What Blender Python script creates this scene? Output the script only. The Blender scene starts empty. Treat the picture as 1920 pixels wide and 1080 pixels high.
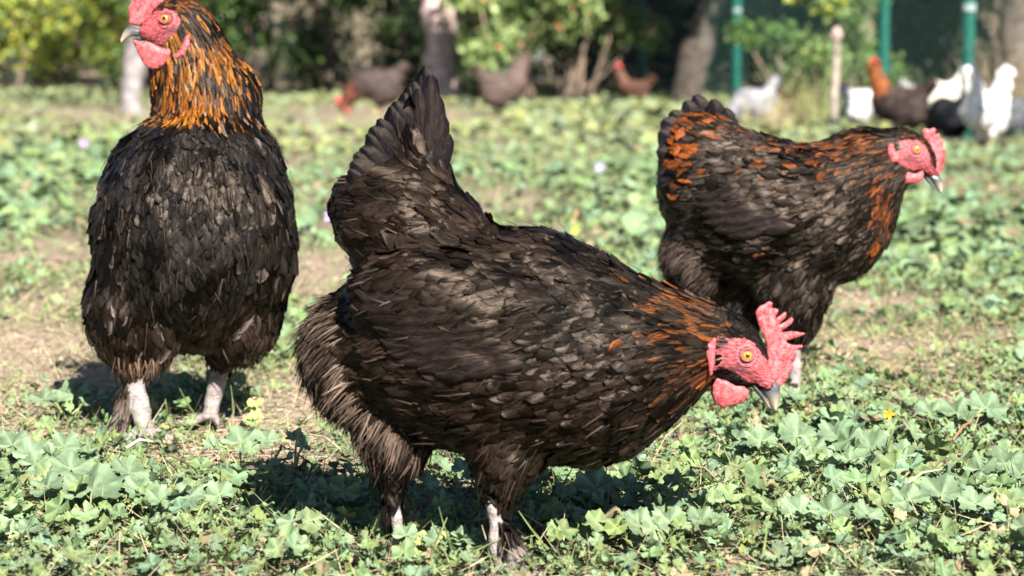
import bpy, math, random
import numpy as np
from mathutils import Vector, noise as mnoise

# ------------------------------------------------------------------ camera, light, exposure
scene = bpy.context.scene
COL = scene.collection
PITCH = math.radians(5.54)
CAM = np.array([0.0, 0.0, 0.47])
FPX = 85.0 / 36.0 * 1920.0
RV = np.array([1.0, 0, 0])
UV_ = np.array([0, math.sin(PITCH), math.cos(PITCH)])
FV = np.array([0, math.cos(PITCH), -math.sin(PITCH)])

cam_data = bpy.data.cameras.new("camera")
cam = bpy.data.objects.new("camera", cam_data)
COL.objects.link(cam)
cam.location = CAM
cam.rotation_euler = (math.radians(90) - PITCH, 0, 0)
cam_data.lens = 85
cam_data.sensor_width = 36
cam_data.clip_start = 0.05
cam_data.clip_end = 600
cam_data.dof.use_dof = True
cam_data.dof.focus_distance = 2.50
cam_data.dof.aperture_fstop = 8.0
scene.camera = cam

SUN_TO = Vector((0.34, -0.94, 0.80)).normalized()      # towards the sun
elev = math.asin(SUN_TO.z)
world = bpy.data.worlds.new("World")
scene.world = world
world.use_nodes = True
wn = world.node_tree
for n in list(wn.nodes):
    wn.nodes.remove(n)
sky = wn.nodes.new("ShaderNodeTexSky")
sky.sky_type = 'NISHITA'
sky.sun_disc = False
sky.air_density = 0.6
sky.dust_density = 0.2
sky.ozone_density = 1.5
sky.sun_elevation = elev
sky.sun_rotation = math.atan2(SUN_TO.x, SUN_TO.y)
bg = wn.nodes.new("ShaderNodeBackground")
bg.inputs[1].default_value = 0.05
wo = wn.nodes.new("ShaderNodeOutputWorld")
wn.links.new(sky.outputs[0], bg.inputs[0])
wn.links.new(bg.outputs[0], wo.inputs[0])

sd = bpy.data.lights.new("sun", 'SUN')
sd.energy = 5.0
sd.angle = math.radians(0.5)
sd.color = (1.0, 0.955, 0.88)
sun = bpy.data.objects.new("sun", sd)
COL.objects.link(sun)
sun.location = (3, -8, 9)
sun.rotation_euler = (-SUN_TO).to_track_quat('-Z', 'Y').to_euler()

scene.view_settings.view_transform = 'Standard'
scene.view_settings.look = 'None'
scene.view_settings.gamma = 1.0
scene.view_settings.use_curve_mapping = False
scene.view_settings.exposure = 1.80
scene.cycles.max_bounces = 6
scene.cycles.diffuse_bounces = 2
scene.cycles.transmission_bounces = 3
scene.cycles.transparent_max_bounces = 8
scene.cycles.use_denoising = True

rs = np.random.RandomState(11)
random.seed(11)

# ------------------------------------------------------------------ helpers
def nrm(v):
    return v / np.maximum(np.linalg.norm(v, axis=-1, keepdims=True), 1e-9)

def wpt(px, py, D):
    """the place seen at (px, py) of the photograph at forward distance D"""
    return CAM + FV * D + RV * ((px - 960) / FPX * D) + UV_ * ((540 - py) / FPX * D)

def gpt(px, py):
    """ground point seen at pixel"""
    D = CAM[2] / ((py - 540) / FPX * math.cos(PITCH) + math.sin(PITCH))
    p = wpt(px, py, D)
    p[2] = 0
    return p

def mk(name, verts, faces, mat, cols=None, parent=None, smooth=True, kind=None, fuv=None):
    """verts (N,3) world; faces: list of int arrays (n,k); one mesh object"""
    me = bpy.data.meshes.new(name)
    if isinstance(faces, np.ndarray):
        faces = [faces]
    faces = [f for f in faces if len(f)]
    V = np.asarray(verts, dtype=np.float32)
    if parent is not None:
        loc = np.array(parent_world(parent), dtype=np.float32)
    else:
        loc = None
    if loc is not None:
        V = V - loc
    me.vertices.add(len(V))
    me.vertices.foreach_set("co", V.ravel())
    nl = sum(f.size for f in faces)
    npoly = sum(len(f) for f in faces)
    me.loops.add(nl)
    me.polygons.add(npoly)
    me.loops.foreach_set("vertex_index", np.concatenate([f.ravel() for f in faces]).astype(np.int32))
    tot = np.concatenate([np.full(len(f), f.shape[1], dtype=np.int32) for f in faces])
    st = np.concatenate([[0], np.cumsum(tot)[:-1]]).astype(np.int32)
    me.polygons.foreach_set("loop_start", st)
    me.polygons.foreach_set("loop_total", tot)
    me.polygons.foreach_set("use_smooth", np.full(npoly, smooth))
    if cols is not None:
        a = me.attributes.new("Col", 'FLOAT_COLOR', 'POINT')
        c = np.ones((len(V), 4), dtype=np.float32)
        c[:, :3] = cols
        a.data.foreach_set("color", c.ravel())
    if fuv is not None:
        a = me.attributes.new("Fuv", 'FLOAT_VECTOR', 'POINT')
        a.data.foreach_set("vector", np.asarray(fuv, dtype=np.float32).ravel())
    me.materials.append(mat)
    me.update(calc_edges=True)
    me.validate()
    ob = bpy.data.objects.new(name, me)
    COL.objects.link(ob)
    if parent is not None:
        ob.parent = parent
    if kind:
        ob["kind"] = kind
    return ob

_pw = {}
def parent_world(o):
    return _pw.get(o.name, (0.0, 0.0, 0.0))

def thing(name, label, cat, loc, group=None):
    o = bpy.data.objects.new(name, None)
    COL.objects.link(o)
    o.location = loc
    o.empty_display_size = 0.05
    o["label"] = label
    o["category"] = cat
    if group:
        o["group"] = group
    _pw[o.name] = tuple(float(v) for v in loc)
    return o

def settle(parent_mesh):
    """a mesh that gets children of its own: its origin stays at the thing's base"""
    _pw[parent_mesh.name] = parent_world(parent_mesh.parent)

def mat_new(name):
    m = bpy.data.materials.new(name)
    m.use_nodes = True
    nt = m.node_tree
    b = nt.nodes["Principled BSDF"]
    return m, nt, b

def nd(nt, typ, **kw):
    n = nt.nodes.new(typ)
    for k, v in kw.items():
        setattr(n, k, v)
    return n

def col_mat(name, rough=0.6, spec=0.4, noise_scale=60.0, noise_amt=0.35, bump=0.2, bump_scale=200.0,
            transl=0.0, sheen=0.0, coat=0.0, sss=0.0, dist=0.004):
    m, nt, b = mat_new(name)
    at = nd(nt, "ShaderNodeAttribute"); at.attribute_name = "Col"
    tc = nd(nt, "ShaderNodeTexCoord")
    no = nd(nt, "ShaderNodeTexNoise"); no.inputs["Scale"].default_value = noise_scale
    no.inputs["Detail"].default_value = 5
    nt.links.new(tc.outputs["Object"], no.inputs["Vector"])
    mr = nd(nt, "ShaderNodeMapRange")
    mr.inputs["From Min"].default_value = 0.3; mr.inputs["From Max"].default_value = 0.7
    mr.inputs["To Min"].default_value = 1 - noise_amt; mr.inputs["To Max"].default_value = 1 + noise_amt
    nt.links.new(no.outputs[0], mr.inputs["Value"])
    mx = nd(nt, "ShaderNodeVectorMath", operation='SCALE')
    nt.links.new(at.outputs["Color"], mx.inputs[0])
    nt.links.new(mr.outputs[0], mx.inputs["Scale"])
    nt.links.new(mx.outputs[0], b.inputs["Base Color"])
    b.inputs["Roughness"].default_value = rough
    b.inputs["Specular IOR Level"].default_value = spec
    if sheen:
        b.inputs["Sheen Weight"].default_value = sheen
        b.inputs["Sheen Roughness"].default_value = 0.4
    if coat:
        b.inputs["Coat Weight"].default_value = coat
        b.inputs["Coat Roughness"].default_value = 0.1
    if sss:
        b.inputs["Subsurface Weight"].default_value = sss
        b.inputs["Subsurface Radius"].default_value = (0.006, 0.002, 0.001)
        b.inputs["Subsurface Scale"].default_value = 1.0
    if bump:
        n2 = nd(nt, "ShaderNodeTexNoise"); n2.inputs["Scale"].default_value = bump_scale
        n2.inputs["Detail"].default_value = 6
        nt.links.new(tc.outputs["Object"], n2.inputs["Vector"])
        bp = nd(nt, "ShaderNodeBump"); bp.inputs["Strength"].default_value = bump
        bp.inputs["Distance"].default_value = dist
        nt.links.new(n2.outputs[0], bp.inputs["Height"])
        nt.links.new(bp.outputs[0], b.inputs["Normal"])
    if transl:
        tr = nd(nt, "ShaderNodeBsdfTranslucent")
        nt.links.new(mx.outputs[0], tr.inputs["Color"])
        ms = nd(nt, "ShaderNodeMixShader"); ms.inputs[0].default_value = transl
        out = nt.nodes["Material Output"]
        nt.links.new(b.outputs[0], ms.inputs[1]); nt.links.new(tr.outputs[0], ms.inputs[2])
        nt.links.new(ms.outputs[0], out.inputs["Surface"])
    return m

M_LEAF = col_mat("mallow_leaf", rough=0.6, spec=0.2, noise_scale=90, noise_amt=0.22, bump=0.35, bump_scale=420, transl=0.18, dist=0.002)
M_STRAW = col_mat("dry_straw", rough=0.7, spec=0.2, noise_scale=120, noise_amt=0.3, bump=0, transl=0.2)
M_BACKLEAF = col_mat("shrub_leaf", rough=0.5, spec=0.4, noise_scale=5, noise_amt=0.3, bump=0, transl=0.35)
M_BARK = col_mat("bark", rough=0.9, spec=0.1, noise_scale=14, noise_amt=0.5, bump=0.8, bump_scale=30, dist=0.02)
def feather_mat(name, rough, spec, lo, hi, transl=0.0, sheen=0.0):
    m, nt, b = mat_new(name)
    at = nd(nt, "ShaderNodeAttribute"); at.attribute_name = "Col"
    fu = nd(nt, "ShaderNodeAttribute"); fu.attribute_name = "Fuv"       # across, along, per-feather number
    sx = nd(nt, "ShaderNodeSeparateXYZ"); nt.links.new(fu.outputs["Vector"], sx.inputs[0])
    ab = nd(nt, "ShaderNodeMath", operation='ABSOLUTE'); nt.links.new(sx.outputs[0], ab.inputs[0])
    m1 = nd(nt, "ShaderNodeMath", operation='MULTIPLY'); m1.inputs[1].default_value = -0.45; nt.links.new(ab.outputs[0], m1.inputs[0])
    ad = nd(nt, "ShaderNodeMath", operation='ADD'); nt.links.new(m1.outputs[0], ad.inputs[0]); nt.links.new(sx.outputs[1], ad.inputs[1])
    m2 = nd(nt, "ShaderNodeMath", operation='MULTIPLY'); m2.inputs[1].default_value = 5.5; nt.links.new(ad.outputs[0], m2.inputs[0])
    m3 = nd(nt, "ShaderNodeMath", operation='MULTIPLY'); m3.inputs[1].default_value = 97.0; nt.links.new(sx.outputs[2], m3.inputs[0])
    m4 = nd(nt, "ShaderNodeMath", operation='MULTIPLY'); m4.inputs[1].default_value = 5.0; nt.links.new(sx.outputs[0], m4.inputs[0])
    cb = nd(nt, "ShaderNodeCombineXYZ"); nt.links.new(m2.outputs[0], cb.inputs[0]); nt.links.new(m4.outputs[0], cb.inputs[1]); nt.links.new(m3.outputs[0], cb.inputs[2])
    no = nd(nt, "ShaderNodeTexNoise"); no.inputs["Scale"].default_value = 1.0; no.inputs["Detail"].default_value = 4
    nt.links.new(cb.outputs[0], no.inputs["Vector"])
    mr = nd(nt, "ShaderNodeMapRange"); mr.inputs["From Min"].default_value = 0.3; mr.inputs["From Max"].default_value = 0.72
    mr.inputs["To Min"].default_value = lo; mr.inputs["To Max"].default_value = hi
    nt.links.new(no.outputs[0], mr.inputs["Value"])
    mx = nd(nt, "ShaderNodeVectorMath", operation='SCALE')
    nt.links.new(at.outputs["Color"], mx.inputs[0]); nt.links.new(mr.outputs[0], mx.inputs["Scale"])
    nt.links.new(mx.outputs[0], b.inputs["Base Color"])
    b.inputs["Specular Tint"].default_value = (1.0, .78, .62, 1)
    b.inputs["Roughness"].default_value = rough; b.inputs["Specular IOR Level"].default_value = spec
    bp = nd(nt, "ShaderNodeBump"); bp.inputs["Strength"].default_value = 0.30; bp.inputs["Distance"].default_value = 0.0012
    nt.links.new(no.outputs[0], bp.inputs["Height"]); nt.links.new(bp.outputs[0], b.inputs["Normal"])
    if transl:
        tr = nd(nt, "ShaderNodeBsdfTranslucent"); nt.links.new(mx.outputs[0], tr.inputs["Color"])
        ms = nd(nt, "ShaderNodeMixShader"); ms.inputs[0].default_value = transl
        nt.links.new(b.outputs[0], ms.inputs[1]); nt.links.new(tr.outputs[0], ms.inputs[2])
        nt.links.new(ms.outputs[0], nt.nodes["Material Output"].inputs["Surface"])
    return m
M_FEATHER = feather_mat("feather", 0.38, 0.125, 0.30, 1.9)
M_QUILL = feather_mat("tail_quill", 0.42, 0.05, 0.4, 1.7)
M_FLUFF = feather_mat("fluff_feather", 0.75, 0.12, 0.5, 1.6, transl=0.12)
M_SKINBODY = col_mat("hen_body", rough=0.6, spec=0.22, noise_scale=260, noise_amt=0.25, bump=0.7, bump_scale=420, dist=0.003)
M_COMB = col_mat("comb_skin", rough=0.5, spec=0.4, noise_scale=700, noise_amt=0.22, bump=0.4, bump_scale=900, sss=0.3, dist=0.0015)
M_SKIN = col_mat("face_skin", rough=0.55, spec=0.35, noise_scale=800, noise_amt=0.2, bump=0.5, bump_scale=1100, dist=0.001)
M_BEAK = col_mat("beak_horn", rough=0.3, spec=0.5, noise_scale=90, noise_amt=0.2, bump=0.1, bump_scale=300, dist=0.001)
M_EYE = col_mat("eye", rough=0.08, spec=0.6, noise_scale=500, noise_amt=0.15, bump=0, coat=1.0)
M_BIRD = col_mat("far_plumage", rough=0.7, spec=0.2, noise_scale=30, noise_amt=0.3, bump=0.6, bump_scale=60, dist=0.01)
M_PAINT = col_mat("green_paint", rough=0.4, spec=0.5, noise_scale=8, noise_amt=0.15, bump=0.05, bump_scale=80)
M_CLOD = col_mat("soil_crumb", rough=0.95, spec=0.1, noise_scale=90, noise_amt=0.3, bump=0.5, bump_scale=200)
M_PETAL = col_mat("petal", rough=0.6, spec=0.2, noise_scale=200, noise_amt=0.1, bump=0, transl=0.4)

# ------------------------------------------------------------------ value noise (vectorised)
_perm = np.random.RandomState(5).rand(256, 256).astype(np.float32)
def vnoise(x, y):
    xi = np.floor(x).astype(int); yi = np.floor(y).astype(int)
    fx = x - xi; fy = y - yi
    fx = fx * fx * (3 - 2 * fx); fy = fy * fy * (3 - 2 * fy)
    a = _perm[xi & 255, yi & 255]; b = _perm[(xi + 1) & 255, yi & 255]
    c = _perm[xi & 255, (yi + 1) & 255]; d = _perm[(xi + 1) & 255, (yi + 1) & 255]
    return (a * (1 - fx) + b * fx) * (1 - fy) + (c * (1 - fx) + d * fx) * fy
def fbm(x, y, o=3):
    s = 0; a = 0.5; t = 0
    for i in range(o):
        s = s + a * vnoise(x * 2 ** i + 17 * i, y * 2 ** i + 5 * i); t += a; a *= 0.5
    return s / t

def ground_h(x, y):
    return 0.030 * (fbm(x * 2.2, y * 2.2) - 0.5) + 0.012 * (fbm(x * 14, y * 14, 2) - 0.5)

# bare (dry) and lush patches, read off the photograph as places on the ground
def patch(px, py, rx, ry, v):
    c = gpt(px, py); e = gpt(px + rx, py); f1 = gpt(px, py - ry); f2 = gpt(px, py + ry)
    return (c[0], c[1], abs(e[0] - c[0]), abs(f1[1] - f2[1]) / 2, v)
PATCH = [patch(*a) for a in [
    (70, 480, 150, 35, -.65), (60, 570, 140, 50, -.6), (30, 650, 120, 40, -.5), (590, 530, 60, 40, -.3),
    (620, 740, 60, 30, -.9), (1750, 640, 260, 50, -.75), (1640, 560, 220, 30, -.7), (1760, 770, 130, 25, -.9), (1560, 660, 120, 50, -.5),
    (750, 220, 260, 16, -1.3), (150, 210, 260, 12, -.9), (1000, 300, 300, 20, -.5), (950, 400, 160, 30, -.5), (1040, 460, 160, 30, -.35),
    (380, 860, 70, 25, -.3), (560, 800, 100, 60, -.5), (1330, 780, 60, 30, -.3),
    (1760, 440, 220, 90, .9), (1620, 890, 330, 120, .8), (1250, 320, 250, 90, .5), (130, 320, 160, 100, .7),
    (130, 900, 180, 140, .5), (1150, 980, 250, 70, .7), (600, 960, 250, 80, .2), (1200, 215, 300, 25, .8), (60, 430, 100, 20, .4), (300, 850, 90, 20, -.55), (390, 800, 60, 18, -.4), (945, 1075, 70, 20, -.6), (740, 1020, 60, 20, -.4), (1490, 760, 40, 14, -.3)]]
def veg(x, y):
    v = 0.52 + 0.9 * (fbm(x * 1.3 + 3, y * 0.9 + 7) - 0.5) + 0.9 * (fbm(x * 5 + 1, y * 4 + 2, 2) - 0.5)
    for (cx, cy, rx, ry, a) in PATCH:
        v = v + (a if a > 0 else a * .8) * np.exp(-(((x - cx) / rx) ** 2 + ((y - cy) / ry) ** 2))
    return v

# ------------------------------------------------------------------ ground
def build_ground():
    def axis(fine0, fine1, step, far):
        a = list(np.arange(fine0, fine1, step)); s = step
        v = fine1
        while v < far:
            a.append(v); s *= 1.25; v += s
        a.append(far)
        s = step; v = fine0 - s
        pre = []
        while v > -far:
            pre.append(v); s *= 1.25; v -= s
        pre.append(-far)
        return np.array(pre[::-1] + a)
    xs = axis(-2.2, 2.2, 0.035, 180); ys = axis(1.4, 7.5, 0.035, 250)
    X, Y = np.meshgrid(xs, ys, indexing='ij')
    Z = ground_h(X, Y) + np.clip((Y - 42) / 30, 0, 1) ** 2 * 14
    V = np.stack([X, Y, Z], -1).reshape(-1, 3)
    nx, ny = X.shape
    i = np.arange(nx - 1)[:, None] * ny + np.arange(ny - 1)[None, :]
    F = np.stack([i, i + ny, i + ny + 1, i + 1], -1).reshape(-1, 4)
    g = veg(X, Y).reshape(-1, 1)
    t = np.clip(g * 1.6 - 0.2, 0, 1)
    far = np.clip((Y.reshape(-1, 1) - 3) / 8, 0, 1)
    t = t * (0.45 + 0.4 * far)
    c = (1 - t) * np.array([0.27, 0.205, 0.15]) + t * np.array([0.04, 0.048, 0.022])
    m, nt, b = mat_new("soil")
    at = nd(nt, "ShaderNodeAttribute"); at.attribute_name = "Col"
    tc = nd(nt, "ShaderNodeTexCoord")
    n1 = nd(nt, "ShaderNodeTexNoise"); n1.inputs["Scale"].default_value = 40; n1.inputs["Detail"].default_value = 8
    n2 = nd(nt, "ShaderNodeTexVoronoi"); n2.inputs["Scale"].default_value = 90
    nt.links.new(tc.outputs["Object"], n1.inputs["Vector"]); nt.links.new(tc.outputs["Object"], n2.inputs["Vector"])
    mr = nd(nt, "ShaderNodeMapRange"); mr.inputs["From Min"].default_value = 0.3; mr.inputs["From Max"].default_value = 0.7
    mr.inputs["To Min"].default_value = 0.55; mr.inputs["To Max"].default_value = 1.4
    nt.links.new(n1.outputs[0], mr.inputs["Value"])
    sc = nd(nt, "ShaderNodeVectorMath", operation='SCALE')
    nt.links.new(at.outputs["Color"], sc.inputs[0]); nt.links.new(mr.outputs[0], sc.inputs["Scale"])
    nt.links.new(sc.outputs[0], b.inputs["Base Color"])
    b.inputs["Roughness"].default_value = 0.95; b.inputs["Specular IOR Level"].default_value = 0.1
    ad = nd(nt, "ShaderNodeMath", operation='ADD')
    nt.links.new(n1.outputs[0], ad.inputs[0]); nt.links.new(n2.outputs["Distance"], ad.inputs[1])
    bp = nd(nt, "ShaderNodeBump"); bp.inputs["Strength"].default_value = 0.9; bp.inputs["Distance"].default_value = 0.012
    nt.links.new(ad.outputs[0], bp.inputs["Height"]); nt.links.new(bp.outputs[0], b.inputs["Normal"])
    return mk("ground", V, F, m, cols=c, kind="structure")
build_ground()

# ------------------------------------------------------------------ scattering: templates -> one mesh
def scatter(name, templates, P, N, S, spin, C, mat, parent=None, kind="stuff", cvar=None):
    """templates: list of (verts(V,3), faces(F,k), shade(V,)); P,N (n,3); S (n,) sizes; spin (n,); C (n,3)"""
    n = len(P)
    N = nrm(N)
    ref = np.where(np.abs(N[:, 2:3]) < 0.95, np.array([[0, 0, 1.0]]), np.array([[1.0, 0, 0]]))
    T = nrm(np.cross(ref, N)); B = np.cross(N, T)
    cs, sn = np.cos(spin)[:, None], np.sin(spin)[:, None]
    X = T * cs + B * sn; Y = -T * sn + B * cs
    which = np.arange(n) % len(templates)
    VV, FF, CC, off = [], {}, [], 0
    for k, (tv, tf, sh) in enumerate(templates):
        s = which == k
        if not s.any():
            continue
        p, x, y, z, sz = P[s], X[s], Y[s], N[s], S[s]
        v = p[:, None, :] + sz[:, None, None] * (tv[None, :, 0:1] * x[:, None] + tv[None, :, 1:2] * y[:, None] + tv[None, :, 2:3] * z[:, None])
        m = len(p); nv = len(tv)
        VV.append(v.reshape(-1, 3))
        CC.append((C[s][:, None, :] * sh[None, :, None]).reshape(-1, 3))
        for f in (tf if isinstance(tf, list) else [tf]):
            ff = (f[None] + (np.arange(m) * nv)[:, None, None]).reshape(-1, f.shape[1]) + off
            FF.setdefault(f.shape[1], []).append(ff)
        off += m * nv
    return mk(name, np.concatenate(VV), [np.concatenate(v) for v in FF.values()], mat, cols=np.concatenate(CC), parent=parent, kind=kind)

def mallow_tpl(nt_, seed, rings=2):
    r = np.random.RandomState(seed)
    th = np.linspace(math.radians(-158), math.radians(158), nt_)
    lob = 0.86 + 0.14 * np.abs(np.cos(th * 2.9 + 0.2)) ** 0.6 + (.055 if nt_ > 14 else .03) * np.where(np.arange(nt_) % 2, 1, -1) + r.uniform(-.05, .05, nt_)
    tv = [[0, 0, 0]]; sh = [1.25]
    for q in range(1, rings + 1):
        rho = q / rings * (1.0 if rings > 1 else 1)
        for i, a in enumerate(th):
            R = rho * (lob[i] if q == rings else 0.9)
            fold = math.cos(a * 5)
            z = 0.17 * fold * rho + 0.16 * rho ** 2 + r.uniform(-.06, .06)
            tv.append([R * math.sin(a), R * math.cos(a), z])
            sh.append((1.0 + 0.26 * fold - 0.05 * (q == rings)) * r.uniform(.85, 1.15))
    tv = np.array(tv); fs3, fs4 = [], []
    for i in range(nt_ - 1):
        fs3.append([0, 1 + i + 1, 1 + i])
        for q in range(1, rings):
            a = 1 + (q - 1) * nt_ + i; b = a + nt_
            fs4.append([a, a + 1, b + 1, b])
    f = [np.array(fs3)]
    if fs4:
        f.append(np.array(fs4))
    return tv, f, np.array(sh)

TPL_BIG = [mallow_tpl(22, s, 2) for s in range(5)]
TPL_HERO = [mallow_tpl(41, s + 40, 4) for s in range(4)]
TPL_MED = [mallow_tpl(12, s + 9, 1) for s in range(4)]
TPL_SML = [mallow_tpl(7, s + 20, 1) for s in range(3)]
def leaflet_tpl(bend=0.1):
    v = np.array([[0, 0, 0], [-.28, .45, bend], [.28, .45, bend], [0, 1, -.05], [0, .5, 0]])
    return v, np.array([[0, 2, 4], [0, 4, 1], [1, 4, 3], [4, 2, 3]]), np.array([.9, 1, 1, 1.05, 1.1])
TPL_LEAFLET = [leaflet_tpl(.12), leaflet_tpl(-.08)]
def blade_tpl(c, w=0.03):
    v = [];  n = 4
    for i in range(n):
        t = i / (n - 1)
        v += [[-w * (1 - t * .8), t * 0.9, c * t * t], [w * (1 - t * .8), t * 0.9, c * t * t]]
    f = [[2 * i, 2 * i + 1, 2 * i + 3, 2 * i + 2] for i in range(n - 1)]
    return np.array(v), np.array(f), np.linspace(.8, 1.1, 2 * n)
TPL_BLADE = [blade_tpl(.25), blade_tpl(-.3), blade_tpl(.05)]
TPL_STRAW = [blade_tpl(.1, .018), blade_tpl(-.12, .014), blade_tpl(.3, .016)]

def frame_points(n, y0, y1, bias=1.0, margin=0.25):
    """random points on the ground between distances y0..y1 across the view, a little wider than it"""
    u = rs.rand(n)
    y = y0 + (y1 - y0) * u ** bias
    hw = 0.2118 * y + margin
    # uniform over area: rejection on width
    keep = rs.rand(n) < hw / (0.2118 * y1 + margin)
    y = y[keep]; hw = hw[keep]
    x = rs.uniform(-1, 1, len(y)) * hw
    return x, y

def greens(n, base=(.108, .176, .090), var=0.35, warm=0.2):
    c = np.array(base)[None] * (1 + rs.uniform(-var, var, (n, 1)))
    w = rs.rand(n, 1) * warm
    c = c * (1 - w) + np.array([0.22, 0.20, 0.06]) * w
    c[:, 2] *= rs.uniform(0.75, 1.25, n)
    d = rs.rand(n) < .035; c[d] = np.array([.24, .195, .11]) * rs.uniform(.6, 1.2, (d.sum(), 1))
    return c

def ground_cover():
    # near: mallow leaves of all sizes
    def layer(name, n, y0, y1, smin, smax, tpl, thr, hmax, tilt, base=(.108, .176, .090), mat=M_LEAF, power=2.0, invert=False, soft=.25, warm=.2, margin=.25, face=0.0):
        x, y = frame_points(n, y0, y1, margin=margin)
        g = veg(x, y) + rs.uniform(-soft, soft, len(x))
        k = (g < thr) if invert else (g > thr)
        x, y, g = x[k], y[k], g[k]
        m = len(x)
        S = smin + (smax - smin) * rs.rand(m) ** power
        if not invert:
            S = S * np.clip(0.55 + 0.6 * (g - thr), 0.5, 1.15)
        z = ground_h(x, y) + hmax * rs.rand(m) ** 1.3 * (S / smax) ** .4
        N = np.stack([rs.normal(0.12, tilt, m), rs.normal(-0.25 - face, tilt, m), np.ones(m)], -1)
        C = greens(m, base, warm=warm)
        C = C * (0.85 + 0.35 * fbm(x * 3, y * 3, 2))[:, None]
        return scatter(name, tpl, np.stack([x, y, z], -1), N, S, rs.uniform(0, 6.28, m), C, mat)
    layer("mallow_ground_cover", 12000, 1.85, 3.3, .005, .018, TPL_BIG, .42, .042, .70, power=2.2, warm=.35)
    layer("mallow_ground_cover", 15000, 1.85, 3.8, .004, .012, TPL_MED, .36, .022, .75, warm=.4)
    layer("mallow_ground_cover", 24000, 3.0, 6.0, .007, .021, TPL_MED, .46, .040, .65, warm=.35)
    layer("mallow_ground_cover", 22000, 5.5, 12.0, .016, .040, TPL_SML, .42, .07, .6, margin=1, warm=.35)
    layer("mallow_ground_cover", 30000, 11.0, 30.0, .03, .07, TPL_SML, .34, .08, .6, margin=2, base=(.14, .185, .10), warm=.6)
    # fine weeds: small leaflets
    layer("small_weed_cover", 21000, 1.8, 4.2, .005, .015, TPL_LEAFLET, .02, .022, .8, base=(.12, .16, .06), warm=.45)
    layer("small_weed_cover", 20000, 4.0, 8.5, .007, .020, TPL_LEAFLET, .0, .03, .8, base=(.125, .17, .07), warm=.4, margin=.5)
    # grass blades
    def blades(name, n, y0, y1, L0, L1, base, tpl, thr, inv, up, margin=.25, mat=M_STRAW, var=.3):
        x, y = frame_points(n, y0, y1, margin=margin)
        g = veg(x, y) + rs.uniform(-.3, .3, len(x))
        k = (g < thr) if inv else (g > thr)
        x, y = x[k], y[k]; m = len(x)
        d = np.stack([rs.normal(0, 1, m), rs.normal(0, 1, m), np.abs(rs.normal(up, .3, m))], -1); d = nrm(d)
        # the template's Y axis is the blade; pick a normal perpendicular to d
        q = nrm(np.cross(d, nrm(rs.normal(0, 1, (m, 3)))))
        S = rs.uniform(L0, L1, m)
        z = ground_h(x, y) + rs.uniform(0, .012, m)
        P = np.stack([x, y, z], -1)
        X = nrm(np.cross(d, q)); C = np.array(base)[None] * (1 + rs.uniform(-var, var, (m, 1)))
        VV, FF, CC, off = [], [], [], 0
        for kk, (tv, tf, sh) in enumerate(tpl):
            s = (np.arange(m) % len(tpl)) == kk
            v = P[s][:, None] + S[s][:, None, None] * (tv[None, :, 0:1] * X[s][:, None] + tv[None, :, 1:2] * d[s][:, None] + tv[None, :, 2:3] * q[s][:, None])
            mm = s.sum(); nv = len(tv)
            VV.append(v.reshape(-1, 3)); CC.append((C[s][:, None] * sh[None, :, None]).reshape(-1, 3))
            FF.append((tf[None] + (np.arange(mm) * nv)[:, None, None]).reshape(-1, 4) + off); off += mm * nv
        return mk(name, np.concatenate(VV), np.concatenate(FF), mat, cols=np.concatenate(CC), kind="stuff")
    blades("dry_straw", 24000, 1.85, 4.5, .010, .05, (.40, .33, .20), TPL_STRAW, 1.25, True, .45)
    blades("dry_straw", 20000, 4.0, 12.0, .02, .08, (.37, .31, .19), TPL_STRAW, .85, True, .5, margin=.6)
    blades("dry_straw", 16000, 11.0, 30.0, .04, .13, (.36, .33, .20), TPL_STRAW, .75, True, .8, margin=1.5)
    blades("green_grass", 10000, 1.85, 5.0, .02, .06, (.13, .165, .055), TPL_BLADE, .25, False, .9)
    blades("green_grass", 16000, 5.0, 26.0, .05, .13, (.16, .205, .09), TPL_BLADE, .0, False, .9, margin=1.5)
    # soil crumbs
    ico = np.array([[0, 0, .6], [1, 0, 0], [.2, .9, .05], [-.9, .3, 0], [-.5, -.8, .1], [.5, -.8, 0], [0, 0, -.5]])
    fi = np.array([[0, 1, 2], [0, 2, 3], [0, 3, 4], [0, 4, 5], [0, 5, 1], [6, 2, 1], [6, 3, 2], [6, 4, 3], [6, 5, 4], [6, 1, 5]])
    x, y = frame_points(9000, 1.85, 6.0)
    k = veg(x, y) < .6; x, y = x[k], y[k]; m = len(x)
    scatter("soil_crumbs", [(ico, fi, np.ones(7))], np.stack([x, y, ground_h(x, y)], -1), np.stack([rs.normal(0, .4, m), rs.normal(0, .4, m), np.ones(m)], -1),
            .002 + .006 * rs.rand(m) ** 3, rs.uniform(0, 6, m), np.array([[.36, .28, .20]]) * rs.uniform(.6, 1.2, (m, 1)), M_CLOD)
ground_cover()

# ------------------------------------------------------------------ implicit bodies: blobs, smooth union, surface nets
def rot2(P, c, ang):
    a = math.radians(ang); ca, sa = math.cos(a), math.sin(a)
    q = P - np.asarray(c, dtype=np.float32)
    return np.stack([q[..., 0] * ca + q[..., 1] * sa, -q[..., 0] * sa + q[..., 1] * ca, q[..., 2]], -1)

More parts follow.
